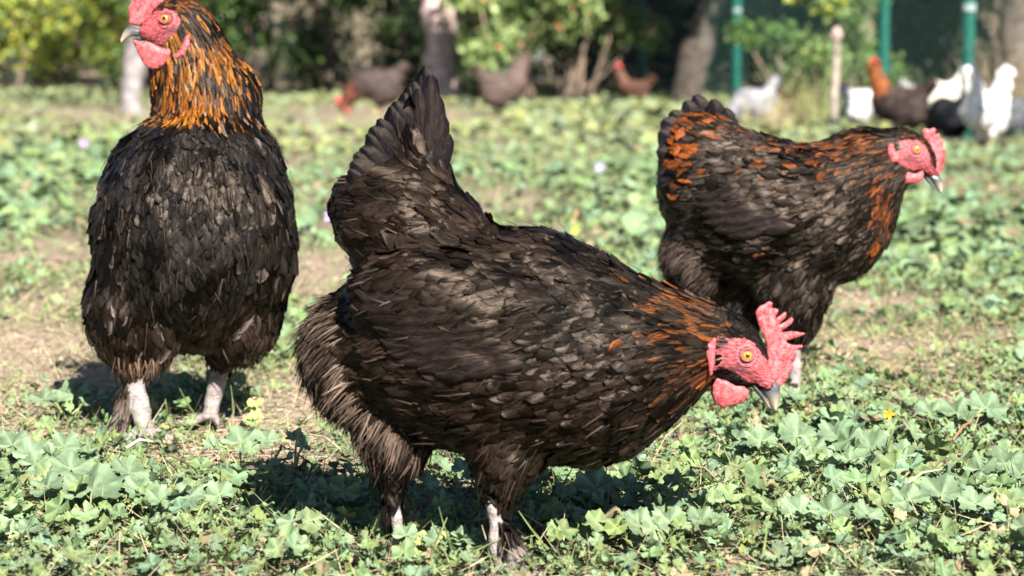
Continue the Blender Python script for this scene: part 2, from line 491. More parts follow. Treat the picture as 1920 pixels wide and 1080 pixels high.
def sdf_blob(b, P):
    if b['k'] == 'e':
        q = rot2(P, b['c'], b.get('a', 0)); r = np.array(b['r'], dtype=np.float32)
        k0 = np.sqrt(((q / r) ** 2).sum(-1)); k1 = np.sqrt(((q / r ** 2) ** 2).sum(-1))
        return k0 * (k0 - 1) / np.maximum(k1, 1e-6)
    if b['k'] == 'c':
        A = np.array(b['p'], dtype=np.float32); B = np.array(b['q'], dtype=np.float32); ab = B - A
        h = np.clip(((P - A) @ ab) / (ab @ ab), 0, 1)
        return np.sqrt((((P - A) - h[..., None] * ab) ** 2).sum(-1)) - (b['ra'] * (1 - h) + b['rb'] * h)
    if b['k'] == 'p':      # extruded polygon with rounded edge
        poly = np.array(b['poly'], dtype=np.float32)
        x, y = P[..., 0], P[..., 1]
        d = np.full(x.shape, 1e9, dtype=np.float32); ins = np.zeros(x.shape, dtype=bool)
        n = len(poly)
        for i in range(n):
            ax, ay = poly[i]; bx, by = poly[(i + 1) % n]
            ex, ey = bx - ax, by - ay
            t = np.clip(((x - ax) * ex + (y - ay) * ey) / max(ex * ex + ey * ey, 1e-9), 0, 1)
            d = np.minimum(d, (x - ax - t * ex) ** 2 + (y - ay - t * ey) ** 2)
            cr = ((ay > y) != (by > y)) & (x < (bx - ax) * (y - ay) / ((by - ay) if abs(by - ay) > 1e-9 else 1e-9) + ax)
            ins ^= cr
        d2 = np.where(ins, -np.sqrt(d), np.sqrt(d))
        dz0 = b['d'] + b.get('sx', 0) * (x - poly[:, 0].mean()) + b.get('sy', 0) * (y - poly[:, 1].mean())
        if b.get('wave'):
            dz0 = dz0 + b['wave'] * np.sin(x * .13 + y * .07)
        # thickness grows away from the rim
        th = b['t'] * np.sqrt(np.clip(1 - (1 - np.clip(-d2 / b.get('rim', b['t'] * 1.5), 0, 1)) ** 2, 0, 1)) + 0.01
        dz = np.abs(P[..., 2] - dz0) - th
        return np.where(d2 > 0, np.sqrt(d2 ** 2 + np.maximum(dz, 0) ** 2), np.maximum(dz * 0.8, d2)).astype(np.float32)

def smin(a, b, k):
    h = np.maximum(k - np.abs(a - b), 0) / k
    return np.minimum(a, b) - h * h * k * 0.25

def surface(blobs, step, noise_fn=None, pad=None):
    lo = np.array([1e9] * 3); hi = -lo
    for b in blobs:
        if b['k'] == 'e':
            R = max(b['r'][0], b['r'][1]) if b.get('a', 0) else None
            r = np.array([R, R, b['r'][2]]) if R else np.array(b['r'])
            lo = np.minimum(lo, np.array(b['c']) - r); hi = np.maximum(hi, np.array(b['c']) + r)
        elif b['k'] == 'c':
            for p, r in ((b['p'], b['ra']), (b['q'], b['rb'])):
                lo = np.minimum(lo, np.array(p) - r); hi = np.maximum(hi, np.array(p) + r)
        else:
            pl = np.array(b['poly']); e = b['t'] + 14 + abs(b.get('wave', 0)) + abs(b.get('sx', 0)) * 80 + abs(b.get('sy', 0)) * 80
            lo = np.minimum(lo, [pl[:, 0].min(), pl[:, 1].min(), b['d'] - e]); hi = np.maximum(hi, [pl[:, 0].max(), pl[:, 1].max(), b['d'] + e])
    lo = lo - step * 3; hi = hi + step * 3
    ax = [np.arange(lo[i], hi[i] + step, step, dtype=np.float32) for i in range(3)]
    nx, ny, nz = map(len, ax)
    F = np.full((nx, ny, nz), 1e3, dtype=np.float32)
    for bi, b in enumerate(blobs):
        k = b.get('sm', 20)
        # restrict to a box round the blob
        if b['k'] == 'e':
            R = max(b['r'][0], b['r'][1]); l = np.array([b['c'][0] - R, b['c'][1] - R, b['c'][2] - b['r'][2]]); h = np.array([b['c'][0] + R, b['c'][1] + R, b['c'][2] + b['r'][2]])
        elif b['k'] == 'c':
            R = max(b['ra'], b['rb']); l = np.minimum(b['p'], b['q']) - R; h = np.maximum(b['p'], b['q']) + R
        else:
            l, h = lo, hi
        m = k + 3 * step
        i0 = [max(0, int((l[j] - m - lo[j]) / step)) for j in range(3)]
        i1 = [min(len(ax[j]), int((h[j] + m - lo[j]) / step) + 2) for j in range(3)]
        X, Y, Z = np.meshgrid(ax[0][i0[0]:i1[0]], ax[1][i0[1]:i1[1]], ax[2][i0[2]:i1[2]], indexing='ij')
        d = sdf_blob(b, np.stack([X, Y, Z], -1)).astype(np.float32)
        sl = (slice(i0[0], i1[0]), slice(i0[1], i1[1]), slice(i0[2], i1[2]))
        F[sl] = smin(F[sl], d, k)
    if noise_fn is not None:
        X, Y, Z = np.meshgrid(*ax, indexing='ij')
        near = np.abs(F) < 3 * step + 6
        F[near] += noise_fn(X[near], Y[near], Z[near])
    S = F < 0
    cnt = np.zeros((nx - 1, ny - 1, nz - 1), dtype=np.int8)
    acc = np.zeros((nx - 1, ny - 1, nz - 1, 3), dtype=np.float32)
    def corner(a, dx, dy, dz):
        return a[dx:nx - 1 + dx, dy:ny - 1 + dy, dz:nz - 1 + dz]
    for axis in range(3):
        o = [j for j in range(3) if j != axis]
        for u in (0, 1):
            for v in (0, 1):
                p = [0, 0, 0]; p[o[0]] = u; p[o[1]] = v; q = list(p); q[axis] = 1
                fa, fb = corner(F, *p), corner(F, *q)
                cr = corner(S, *p) != corner(S, *q)
                t = np.where(cr, fa / np.where(np.abs(fa - fb) < 1e-9, 1, fa - fb), 0)
                cnt += cr
                acc[..., axis] += t
                acc[..., o[0]] += np.where(cr, u, 0); acc[..., o[1]] += np.where(cr, v, 0)
    act = cnt > 0
    idx = np.full(act.shape, -1, dtype=np.int64)
    idx[act] = np.arange(act.sum())
    ii = np.argwhere(act)
    V = (ii + acc[act] / cnt[act][:, None]) * step + lo
    Q = []
    for axis in range(3):
        o = [j for j in range(3) if j != axis]
        sa = [slice(1, -1)] * 3; sb = [slice(1, -1)] * 3
        sa[axis] = slice(0, -1); sb[axis] = slice(1, None)
        A, B = S[tuple(sa)], S[tuple(sb)]
        cr = np.argwhere(A != B)
        base = cr.copy(); base[:, o[0]] += 1; base[:, o[1]] += 1
        flip = A[tuple(cr.T)]
        def cell(du, dv):
            c = base.copy(); c[:, o[0]] += du; c[:, o[1]] += dv
            return idx[tuple(c.T)]
        q = np.stack([cell(-1, -1), cell(0, -1), cell(0, 0), cell(-1, 0)], -1)
        if axis == 1:
            flip = ~flip
        q[~flip] = q[~flip][:, ::-1]
        Q.append(q)
    Q = np.concatenate(Q)
    # light smoothing
    for _ in range(2):
        a = np.zeros_like(V); c = np.zeros((len(V), 1))
        for i in range(4):
            np.add.at(a, Q[:, i], V[Q[:, (i + 1) % 4]]); np.add.at(c, Q[:, i], 1)
        V = V * 0.5 + 0.5 * a / np.maximum(c, 1)
    return V, Q

class Frame:
    """a rigid, uniformly scaled local frame: x right, y down, third axis away, in the photograph's pixels at one distance"""
    def __init__(s, cx, cy, D):
        s.c = np.array([cx, cy, 0.0]); s.s = D / FPX; s.o = wpt(cx, cy, D)
        s.M = np.stack([RV, -UV_, FV]) * s.s
    def w(s, P):
        return s.o + (np.asarray(P, dtype=np.float64) - s.c) @ s.M
    def ground_y(s, x, d):
        # local y at which world z = 0
        z0 = s.w([x, s.c[1], d])[2]
        return s.c[1] + z0 / (s.s * UV_[2])

def in_poly(x, y, poly):
    ins = np.zeros(x.shape, dtype=bool); n = len(poly)
    for i in range(n):
        ax, ay = poly[i]; bx, by = poly[(i + 1) % n]
        ins ^= ((ay > y) != (by > y)) & (x < (bx - ax) * (y - ay) / ((by - ay) if abs(by - ay) > 1e-9 else 1e-9) + ax)
    return ins

# ------------------------------------------------------------------ feathers
PROF = {
    'round':  (np.array([0, .2, .5, .78, .92, 1.0]), np.array([.35, .85, 1.0, .84, .48, .08])),
    'lance':  (np.array([0, .25, .55, .8, 1.0]), np.array([.5, .95, .95, .6, .05])),
    'hair':   (np.array([0, .5, 1.0]), np.array([1.0, .8, .1])),
}
def feather_mesh(P, N, D, L, W, lift, curl, prof, ca, cb, roll, camber=.18, field=None, rise=.06):
    """arrays of n feathers; ca colour on the shaft line, cb on the margins. returns V,F,C"""
    N = nrm(N); D = nrm(D - (D * N).sum(-1, keepdims=True) * N)
    Sd = np.cross(D, N)
    cr, sr = np.cos(roll)[:, None], np.sin(roll)[:, None]
    S2 = Sd * cr + N * sr; N2 = -Sd * sr + N * cr
    ts, ws = PROF[prof]
    n = len(P); k = len(ts)
    across = (-1, 0, 1) if prof != 'hair' else (-1, 1)
    V = np.zeros((n, k, len(across), 3)); C = np.zeros((n, k, len(across), 3)); U = np.zeros((n, k, len(across), 3))
    rid = rs.rand(n)
    for i, (t, w) in enumerate(zip(ts, ws)):
        mid = P + D * (L * t)[:, None] + N2 * (L * (lift * t - curl * t * t))[:, None]
        for j, u in enumerate(across):
            V[:, i, j] = mid + S2 * (u * W * .5 * w)[:, None] - N2 * (abs(u) * W * camber * w)[:, None]
            U[:, i, j, 0] = u; U[:, i, j, 1] = t; U[:, i, j, 2] = rid
            f = 0.0 if (u == 0) else 1.0
            if t >= .94:
                f = max(f, .8)
            C[:, i, j] = ca * (1 - f) + cb * f
    if field is not None:
        A = V.reshape(-1, 3).astype(np.float32)
        tt = U[..., 1]; uu = U[..., 0]
        layer_ = rs.uniform(0.2, 2.6, n)[:, None, None]
        tgt = layer_ + L[:, None, None] * (rise * (1 + rs.normal(0, .45, n)[:, None, None])) * tt ** 1.3 + uu * W[:, None, None] * roll[:, None, None] * .35 * np.minimum(1, tt * 2) - np.abs(uu) * W[:, None, None] * camber * .6
        for _ in range(2):
            d0, g = field(A)
            dlt = tgt.reshape(-1) - d0
            A = A + g * np.clip(dlt, -25, 25)[:, None]
        V = A.reshape(V.shape).astype(float)
    m = len(across)
    F = []
    for i in range(k - 1):
        for j in range(m - 1):
            a = i * m + j
            F.append([a, a + 1, a + m + 1, a + m])
    F = (np.array(F)[None] + (np.arange(n) * k * m)[:, None, None]).reshape(-1, 4)
    return V.reshape(-1, 3), F, C.reshape(-1, 3), U.reshape(-1, 3)

def thin(P, sp, rng):
    """greedy spacing: keep points at least sp[i] apart"""
    keep = []; grid = {}
    cs = float(np.max(sp))
    order = rng.permutation(len(P))
    K = np.floor(P / cs).astype(int)
    for i in order:
        k = tuple(K[i]); ok = True; s2 = sp[i] ** 2
        for dx in (-1, 0, 1):
            for dy in (-1, 0, 1):
                for dz in (-1, 0, 1):
                    for j in grid.get((k[0] + dx, k[1] + dy, k[2] + dz), ()):
                        q = P[j] - P[i]
                        if q[0] * q[0] + q[1] * q[1] + q[2] * q[2] < s2:
                            ok = False; break
                    if not ok: break
                if not ok: break
            if not ok: break
        if ok:
            grid.setdefault(k, []).append(i); keep.append(i)
    return np.array(keep)

# type: spacing, length, width, lift, curl, profile
FT = {
    'body':   (10.3, 54, 27, .15, .07, 'round'),
    'breast': (9.8, 46, 25, .16, .08, 'round'),
    'cover':  (11.8, 68, 30, .13, .05, 'round'),
    'tailc':  (17, 92, 46, .10, .04, 'round'),
    'hackle': (6.2, 46, 9.5, .19, .09, 'lance'),
    'fluff':  (4.5, 46, 3.4, .32, .15, 'hair'),
    'leg':    (6.5, 30, 11, .30, .12, 'lance'),
    'crown':  (4.0, 14, 5.0, .24, .06, 'lance'),
    'none':   (9, 0, 0, 0, 0, 'hair'),
}
def ell(c, r, a=0, t='body', f=(-1, .2, 0), sm=30):
    return dict(k='e', c=c, r=r, a=a, t=t, f=f, sm=sm)
def cap(p, q, ra, rb, t='body', f=(0, 1, 0), sm=12):
    return dict(k='c', p=p, q=q, ra=ra, rb=rb, t=t, f=f, sm=sm)

def build_hen(H):
    fr = H['frame']; scl = H.get('fs', 1.0)
    rng = np.random.RandomState(H['seed'])
    root = thing("hen", H['label'], "hen", H['base'], group="black hens with copper necks")
    def clump(x, y, z):
        m = np.clip((H['calm'][0] - x) * H['calm'][1] / 60, 0, 1) if len(H['calm']) == 2 else np.clip((y - H['calm'][0]) / 60, 0, 1)
        return m * H.get('fs', 1) * (3.6 * np.sin(x * .061 + 1.3 * np.sin(y * .043)) * np.sin(y * .052 + z * .03 + 1.1 * np.sin(x * .03)) + 2.2 * np.sin(x * .13 + y * .05) * np.sin(y * .12 - z * .09))
    V, Q = surface(H['blobs'], 5.5, noise_fn=clump)
    blobs = H['blobs']
    def weights(P):
        d = np.stack([sdf_blob(b, P) for b in blobs], -1)
        w = np.exp(-(d - d.min(-1, keepdims=True)) / 11.0)
        return d, w / w.sum(-1, keepdims=True)
    # body colours
    d, w = weights(V.astype(np.float32))
    near = d.argmin(-1)
    types = np.array([b['t'] for b in blobs])
    cols = np.tile(np.array([0.008, 0.0065, 0.006]), (len(V), 1))
    tn = types[near]
    nz = np.array([mnoise.noise(Vector(v * .06)) for v in V[:]])
    ks = tn == 'shank'; cols[ks] = np.array([.235, .20, .185]) * (.8 + .3 * (np.sin(V[ks, 1:2] * .9 + 2 * nz[ks][:, None]) > -.2) + .3 * nz[ks][:, None])
    face = in_poly(V[:, 0] + nz * 3, V[:, 1] + nz * 3, H['face']) & (tn != 'shank')
    nz2 = np.array([mnoise.noise(Vector((v[0] * .10, v[1] * .5 + v[0] * .15, v[2] * .2))) for v in V])
    f_ = np.clip(.55 + nz2 * .9, 0, 1)[:, None]
    fc = np.array([.20, .03, .035]) * (1 - f_) + np.array([.60, .13, .13]) * f_
    cols[face] = fc[face] * .6
    for (px, py, r, c) in H.get('tufts', []):
        k = ((V[:, 0] - px) ** 2 + (V[:, 1] - py) ** 2 < r * r) & (tn != 'shank')
        cols[k] = c
    body = mk("body", fr.w(V), Q, M_SKINBODY, cols=cols, parent=root)
    def fieldv(X):
        o = np.full(len(X), 1e3, dtype=np.float32)
        for b in blobs:
            o = smin(o, sdf_blob(b, X).astype(np.float32), b.get('sm', 20))
        return o + clump(X[:, 0], X[:, 1], X[:, 2])
    def field(P):
        def f(X):
            o = np.full(len(X), 1e3, dtype=np.float32)
            for b in blobs:
                o = smin(o, sdf_blob(b, X).astype(np.float32), b.get('sm', 20))
            return o + clump(X[:, 0], X[:, 1], X[:, 2])
        e = 2.0; d0 = f(P)
        g = np.stack([f(P + np.array(v, dtype=np.float32) * e) - d0 for v in ((1, 0, 0), (0, 1, 0), (0, 0, 1))], -1)
        return d0, nrm(g)
    # ---- plumage
    a = V[Q[:, 0]]; b = V[Q[:, 1]]; c = V[Q[:, 2]]; dd = V[Q[:, 3]]
    n0 = np.cross(c - a, dd - b); area = np.linalg.norm(n0, axis=-1) * .5
    n0 = nrm(n0)
    cen = (a + b + c + dd) / 4
    # outward check
    if (((cen - cen.mean(0)) * n0).sum(-1)).mean() < 0:
        n0 = -n0
        body.data.flip_normals()
    dF, wF = weights(cen.astype(np.float32))
    tF = types[dF.argmin(-1)]
    spc = np.array([FT[t][0] if t in FT else 9 for t in tF]) * scl
    pr = area / spc ** 2; pr[(tF == 'shank') | (tF == 'none')] = 0
    n = int(pr.sum() * 2.2); pr = pr / pr.sum()
    pick = rng.choice(len(cen), n, p=pr)
    uv = rng.rand(n, 2)
    P = (a[pick] * (1 - uv[:, :1]) + b[pick] * uv[:, :1]) * (1 - uv[:, 1:]) + (dd[pick] * (1 - uv[:, :1]) + c[pick] * uv[:, :1]) * uv[:, 1:]
    Nn = n0[pick]; ty = tF[pick]
    # no feathers on the bare face, nor inside the neighbours
    bare = in_poly(P[:, 0], P[:, 1], H['face'])
    for (px, py, r, c_) in H.get('tufts', []):
        bare &= ~((P[:, 0] - px) ** 2 + (P[:, 1] - py) ** 2 < r * r)
    P, Nn, ty = P[~bare], Nn[~bare], ty[~bare]
    sp = np.array([FT[t][0] for t in ty]) * scl * .80
    kp = thin(P, sp, rng)
    P, Nn, ty = P[kp], Nn[kp], ty[kp]
    _, w = weights(P.astype(np.float32))
    flow = np.array([b['f'] for b in blobs], dtype=float)
    D = w @ flow
    D += rng.normal(0, .085, D.shape) * np.linalg.norm(D, axis=-1, keepdims=True)
    for t in ('body', 'breast', 'cover', 'tailc', 'hackle', 'fluff', 'leg', 'crown'):
        k = ty == t
        if not k.any():
            continue
        s_, L, W, lift, curl, prof = FT[t]
        m = k.sum()
        jit = rng.uniform(.68, 1.3, m)
        ca, cb = H['colour'](t, P[k], rng)
        low = np.clip(.85 + 1.9 * np.array([mnoise.noise(Vector(q * .02)) + .6 * mnoise.noise(Vector(q * .06)) for q in P[k]])[:, None], .22, 1.8)
        def deep(c, kk):
            c = np.array(c, float)
            rusty = (c[:, :1] > 3.2 * c[:, 2:3]) & (c[:, :1] > .12)
            pale = (c[:, :1] > .19) & ~rusty
            return np.where(rusty, c * H['rust'], np.where(pale, c * .42, c * np.array([1.06, 1.0, .92]) * (.72 if t == 'fluff' else kk) * low))
        ca, cb = deep(ca, .215), deep(cb, .075)  # shaft highlight and dark gaps between feathers are put into the colours
        lf = lift * (1 + rng.normal(0, .22, m))
        if t == 'fluff':
            lf = lift + rng.normal(0, .16, m)
        name = {'body': 'body_plumage', 'breast': 'breast_plumage', 'cover': 'covert_plumage', 'tailc': 'tail_covert_plumage', 'hackle': 'hackle_plumage',
                'fluff': 'fluff_plumage', 'leg': 'leg_plumage', 'crown': 'crown_plumage'}[t]
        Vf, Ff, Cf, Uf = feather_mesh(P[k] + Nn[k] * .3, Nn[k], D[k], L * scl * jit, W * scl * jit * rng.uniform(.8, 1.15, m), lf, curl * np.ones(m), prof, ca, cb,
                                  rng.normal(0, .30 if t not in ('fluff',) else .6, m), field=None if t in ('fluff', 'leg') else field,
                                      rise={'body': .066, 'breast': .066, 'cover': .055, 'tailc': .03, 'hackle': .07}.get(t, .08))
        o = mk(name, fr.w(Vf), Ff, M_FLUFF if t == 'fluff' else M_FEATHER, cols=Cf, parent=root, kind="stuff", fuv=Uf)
    # loose wisps over the whole coat
    kw = np.flatnonzero(np.isin(ty, ('body', 'breast', 'cover', 'tailc', 'leg')))
    kw = rng.choice(kw, int(len(kw) * .40), replace=True); m = len(kw)
    cw = mixc((.010, .008, .007), (.085, .06, .045), rng.rand(m) ** 2.5)
    Vf, Ff, Cf, Uf = feather_mesh(P[kw] + rng.normal(0, 4, (m, 3)) + Nn[kw] * 3 * scl, Nn[kw], D[kw] + rng.normal(0, .2, (m, 3)), rng.uniform(22, 48, m) * scl, rng.uniform(1.2, 2.8, m) * scl,
                              rng.uniform(.12, .34, m), np.full(m, .10), 'hair', cw, cw, rng.normal(0, .5, m))
    mk("wisps", fr.w(Vf), Ff, M_FLUFF, cols=Cf, parent=root, kind="stuff", fuv=Uf)
    # ---- large single feathers (tail, wing)
    for (nm, bx, by, bd, tx, tyy, td, W, nx_, ny_, nd_, curl, ca, cb) in H.get('quills', []):
        Pq = np.array([[bx, by, bd]], float); Dq = np.array([[tx - bx, tyy - by, td - bd]], float); L = np.linalg.norm(Dq)
        ts = np.linspace(0, 1, 12); w_ = np.interp(ts, [0, .15, .5, .82, .94, 1], [.4, .8, 1, .92, .66, .22])
        N_ = nrm(np.array([[nx_, ny_, nd_]], float)); Dn = nrm(Dq); N_ = nrm(N_ - (N_ * Dn).sum() * Dn); S_ = np.cross(Dn, N_)
        vv, cc, uu = [], [], []; rid = rng.rand()
        for t, wv in zip(ts, w_):
            mid = Pq + Dn * L * t + N_ * (L * curl * t * (1 - t) * 1.0)
            for u in (-1, -.55, -.06, .06, .55, 1):
                rag = rng.uniform(-.05, .05) if abs(u) == 1 else 0
                vv.append((mid + S_ * (u * (W / 2) * wv * (1 + rag)) - N_ * abs(u) ** 1.5 * W * .12)[0])
                f = min(1, abs(u)) ** 1.2; uu.append((u, t * 2.5, rid))
                base = np.array(ca) * (1 - f) + np.array(cb) * f
                cc.append(base * (1.35 if abs(u) < .1 else 1) * (1 + rng.uniform(-.25, .25)))
        ff = [[i * 6 + j, i * 6 + j + 1, (i + 1) * 6 + j + 1, (i + 1) * 6 + j] for i in range(11) for j in range(5)]
        if nm == 'wing_feather':
            A = np.array(vv, dtype=np.float32); lay = 3.0 + 1.1 * (td % 1) * 10; across_ = np.array([u for u, _, _ in uu]); tq = np.array([t_ for _, t_, _ in uu]) / 2.5
            for _ in range(4):
                d0, g_ = field(A); A = A + g_ * np.clip(lay + tq * 4 - np.abs(across_) * 1.6 - d0, -40, 40)[:, None]
            vv = A.astype(float)
        mk(nm, fr.w(np.array(vv)), np.array(ff), M_FEATHER if nm == 'wing_feather' else M_QUILL, cols=np.array(cc), parent=root, fuv=uu)
    # ---- head furniture
    def seat(x, y, side, r=6):
        k = (V[:, 0] - x) ** 2 + (V[:, 1] - y) ** 2 < r * r
        if not k.any():
            return H['hd'] + side * 20
        return V[k, 2].min() if side < 0 else V[k, 2].max()
    def part(name, bl, step, colfn, mat, parent=root, nfn=None):
        v, q = surface(bl, step, noise_fn=nfn)
        aa = v[q[:, 0]]; n_ = np.cross(v[q[:, 2]] - aa, v[q[:, 3]] - v[q[:, 1]])
        ce = v[q].mean(1)
        if (((ce - ce.mean(0)) * n_).sum(-1)).mean() < 0:
            q = q[:, ::-1]
        return mk(name, fr.w(v), q, mat, cols=colfn(v), parent=parent)
    red = np.array([.68, .10, .105])
    def wart(x, y, z):
        return .55 * np.sin(x * .55 + np.sin(y * .4) * 2) * np.sin(y * .6 + np.sin(x * .35 + z) * 2)
    def redc(v):
        nn = np.array([mnoise.noise(Vector(p * .12)) for p in v])
        n2 = np.array([mnoise.noise(Vector(p * .45)) for p in v])
        f = np.clip(.45 + nn * .5 + n2 * .7, 0, 1)[:, None]
        return np.array([.16, .009, .014]) * (1 - f) + np.array([.56, .135, .14]) * f
    part("comb", [dict(k='p', poly=H['comb'], d=H['hd'] + 0, t=4.8, rim=9, sm=1, wave=H.get('cwave', 2.5))], 1.6, redc, M_COMB, nfn=wart)
    for side, pd in (('n', -1), ('f', 1)):
        part("wattle", [dict(k='p', poly=H['wattle'], d=seat(H['wat'][0], H['wat'][1], pd) + pd * H['wd'], t=6.0, rim=16, sm=1, sy=-pd * .12)], 1.6, redc, M_COMB, nfn=lambda x, y, z: .3 * wart(x, y, z))
        part("earlobe", [dict(k='p', poly=H['lobe'], d=seat(np.mean([q[0] for q in H['lobe']]), np.mean([q[1] for q in H['lobe']]), pd) + pd * 3, t=4.2, rim=7, sm=1)], 1.6, redc, M_COMB, nfn=wart)
    def beakc(v):
        tip = np.array(H['tip']); L = np.linalg.norm(v[:, :2] - tip, axis=1) / H['blen']
        t = np.clip(1.0 - L * 1.6, 0, 1)[:, None]
        return (1 - t) * np.array([.06, .06, .065]) + t * np.array([.42, .33, .25])
    part("upper_beak", [dict(k='p', poly=H['ubeak'], d=H['hd'], t=H['bt'], rim=H['bt'] * 1.3, sm=1)], 1.4, beakc, M_BEAK)
    part("lower_beak", [dict(k='p', poly=H['lbeak'], d=H['hd'], t=H['bt'] * .8, rim=H['bt'], sm=1)], 1.4, lambda v: beakc(v) * .75, M_BEAK)
    # nostril
    for pd in (-1, 1):
        nx, ny = H['nostril']
        part("nostril", [dict(k='e', c=(nx, ny, H['hd'] + pd * (H['bt'] * .80)), r=(5, 2.2, 2.5), a=H['beaka'])], 1.0, lambda v: np.tile([.04, .02, .02], (len(v), 1)), M_COMB)
    # bare face: a finely wrinkled skin lying on the head
    pf = np.array(H['face']); g = 1.3
    gx = np.arange(pf[:, 0].min(), pf[:, 0].max() + g, g); gyy = np.arange(pf[:, 1].min(), pf[:, 1].max() + g, g)
    X, Y = np.meshgrid(gx, gyy, indexing='ij'); x1, y1 = X.ravel(), Y.ravel()
    jag = np.array([mnoise.noise(Vector((a_ * .16, b_ * .16, 0))) for a_, b_ in zip(x1, y1)])
    ins = in_poly(x1 + jag * 5, y1 + jag * 5, H['face'])
    k_ = H['face_k']                    # pixels of this head per pixel of the middle hen's head
    ex_, ey_ = H['eye']
    fl = -1.0 if H['beakdir'] < 0 else 1.0
    u_ = (x1 - ex_) / k_ * fl; v_ = (y1 - ey_) / k_; re = np.sqrt(u_ ** 2 + v_ ** 2)
    n1 = np.array([mnoise.noise(Vector((a_ * .09, b_ * .42 - a_ * .10, 3))) for a_, b_ in zip(u_, v_)])
    n2 = np.array([mnoise.noise(Vector((a_ * .33, b_ * .33, 7))) for a_, b_ in zip(u_, v_)])
    n3 = np.array([mnoise.noise(Vector((a_ * .8, b_ * .8, 9))) for a_, b_ in zip(u_, v_)])
    ring = np.exp(-((re - 19) / 3.0) ** 2) - .7 * np.exp(-((re - 22.5) / 2.2) ** 2)
    disp = 1.2 + 1.1 * n1 + .5 * n2 + 1.4 * ring * np.clip(1 - np.abs(n2), 0, 1)
    t_ = np.clip(.50 + 1.3 * n1 + .9 * n2 + .3 * ring, 0, 1)[:, None]
    cs_ = np.array([.14, .010, .015]) * (1 - t_) + np.array([.46, .105, .11]) * t_
    stub = np.clip((n3 + .5 * n2 - .05) * 5, 0, 1) * np.clip((-u_ + 6) / 22 + .2 + (v_ - 12) / 20, 0, 1)      # fine dark bristles, denser towards the ear and jaw
    stub = np.maximum(stub, np.exp(-(((u_ + 18) / 26) ** 2 + ((v_ - 27) / 7) ** 2)) * (.95 + n2))
    stub = np.clip(np.maximum(stub, .95 * np.exp(-((re - 14.5) / 2.2) ** 2)), 0, 1)[:, None]
    cs_ = cs_ * (1 - .85 * stub) + np.array([.03, .018, .02]) * .85 * stub
    for (px, py, r, c) in H.get('tufts', []):
        w_ = np.exp(-(((x1 - px) ** 2 + (y1 - py) ** 2) / r ** 2) ** 2)[:, None] * .92
        cs_ = cs_ * (1 - w_) + np.array(c) * (.7 + .9 * np.abs(n3))[:, None] * w_
    for side in (-1, 1):
        z_ = np.full(len(x1), side * 110.0 + H['hd'])
        for _ in range(26):
            d0 = field(np.stack([x1, y1, z_], -1).astype(np.float32))[0] if _ % 13 == 0 else fieldv(np.stack([x1, y1, z_], -1).astype(np.float32))
            z_ = z_ - side * np.clip(d0 - disp, -20, 40) * .85
        ok = ins & (np.abs(z_ - H['hd']) < 75)
        idm = np.full(len(x1), -1); idm[ok] = np.arange(ok.sum()); idm = idm.reshape(X.shape)
        q_ = np.stack([idm[:-1, :-1], idm[1:, :-1], idm[1:, 1:], idm[:-1, 1:]], -1).reshape(-1, 4); q_ = q_[(q_ >= 0).all(1)]
        if side < 0: q_ = q_[:, ::-1]
        vz = np.stack([x1, y1, z_], -1)[ok]
        # drop stretched faces at the rim
        st = np.abs(vz[q_, 2].max(1) - vz[q_, 2].min(1)) < 5; q_ = q_[st]
        mk("face_skin", fr.w(vz), q_, M_SKIN, cols=cs_[ok], parent=root)
    # eyes: ball with rings of colour, eyelid torus round it
    ex, ey = H['eye']; er = H['er']
    for pd in (-1, 1):
        axis = nrm(np.array([H['eyedir'][0], H['eyedir'][1], pd * 1.0]))
        ec = np.array([ex, ey, seat(ex, ey, pd) - pd * er * .35])
        up = np.array([0, 1.0, 0]); t1 = nrm(np.cross(up, axis)); t2 = np.cross(axis, t1)
        angs = np.radians([0, 12, 19, 21, 30, 40, 43, 47, 60, 75, 90, 120, 150]); vv, cc = [], []
        for g in angs:
            for h in np.arange(20) * 2 * math.pi / 20:
                vv.append(ec + er * 1.25 * (axis * math.cos(g) + (t1 * math.cos(h) + t2 * math.sin(h)) * math.sin(g)))
                dg = math.degrees(g)
                cc.append((.004, .004, .005) if dg < 20 else ((.50, .19, .012) if dg < 31 else ((.48, .26, .02) if dg < 40.5 else (.03, .014, .012))))
        ff = [[i * 20 + j, i * 20 + (j + 1) % 20, (i + 1) * 20 + (j + 1) % 20, (i + 1) * 20 + j] for i in range(len(angs) - 1) for j in range(20)]
        eo = mk("eye", fr.w(np.array(vv)), np.array(ff), M_EYE, cols=np.array(cc), parent=root)
        settle(eo)
        vv = []; cc = []
        lidc = ec + axis * er * .70
        for h in np.arange(28) * 2 * math.pi / 28:
            rad = t1 * math.cos(h) * 1.12 + t2 * math.sin(h) * .98
            for g in np.arange(8) * 2 * math.pi / 8:
                rr = er * .22
                vv.append(lidc + rad * np.array([1, 1 - .22 * (rad[1] < 0), 1]) * (er * 1.0 + rr * math.cos(g)) + axis * rr * math.sin(g) * 1.1)
                dk = .55 + .45 * (math.cos(g) > -.3)
                cc.append(np.array((.30, .07, .07)) * dk)
        ff = [[i * 8 + j, i * 8 + (j + 1) % 8, ((i + 1) % 28) * 8 + (j + 1) % 8, ((i + 1) % 28) * 8 + j] for i in range(28) for j in range(8)]
        mk("eyelid", fr.w(np.array(vv)), np.array(ff), M_COMB, cols=np.array(cc), parent=eo)
    # claws
    for (p, q) in H['claws']:
        p = np.array(p, float); q = np.array(q, float)
        part("claw", [dict(k='c', p=p, q=q, ra=3.2, rb=1.0, sm=1)], 1.3, lambda v: np.tile([.25, .2, .17], (len(v), 1)), M_BEAK)
    return root

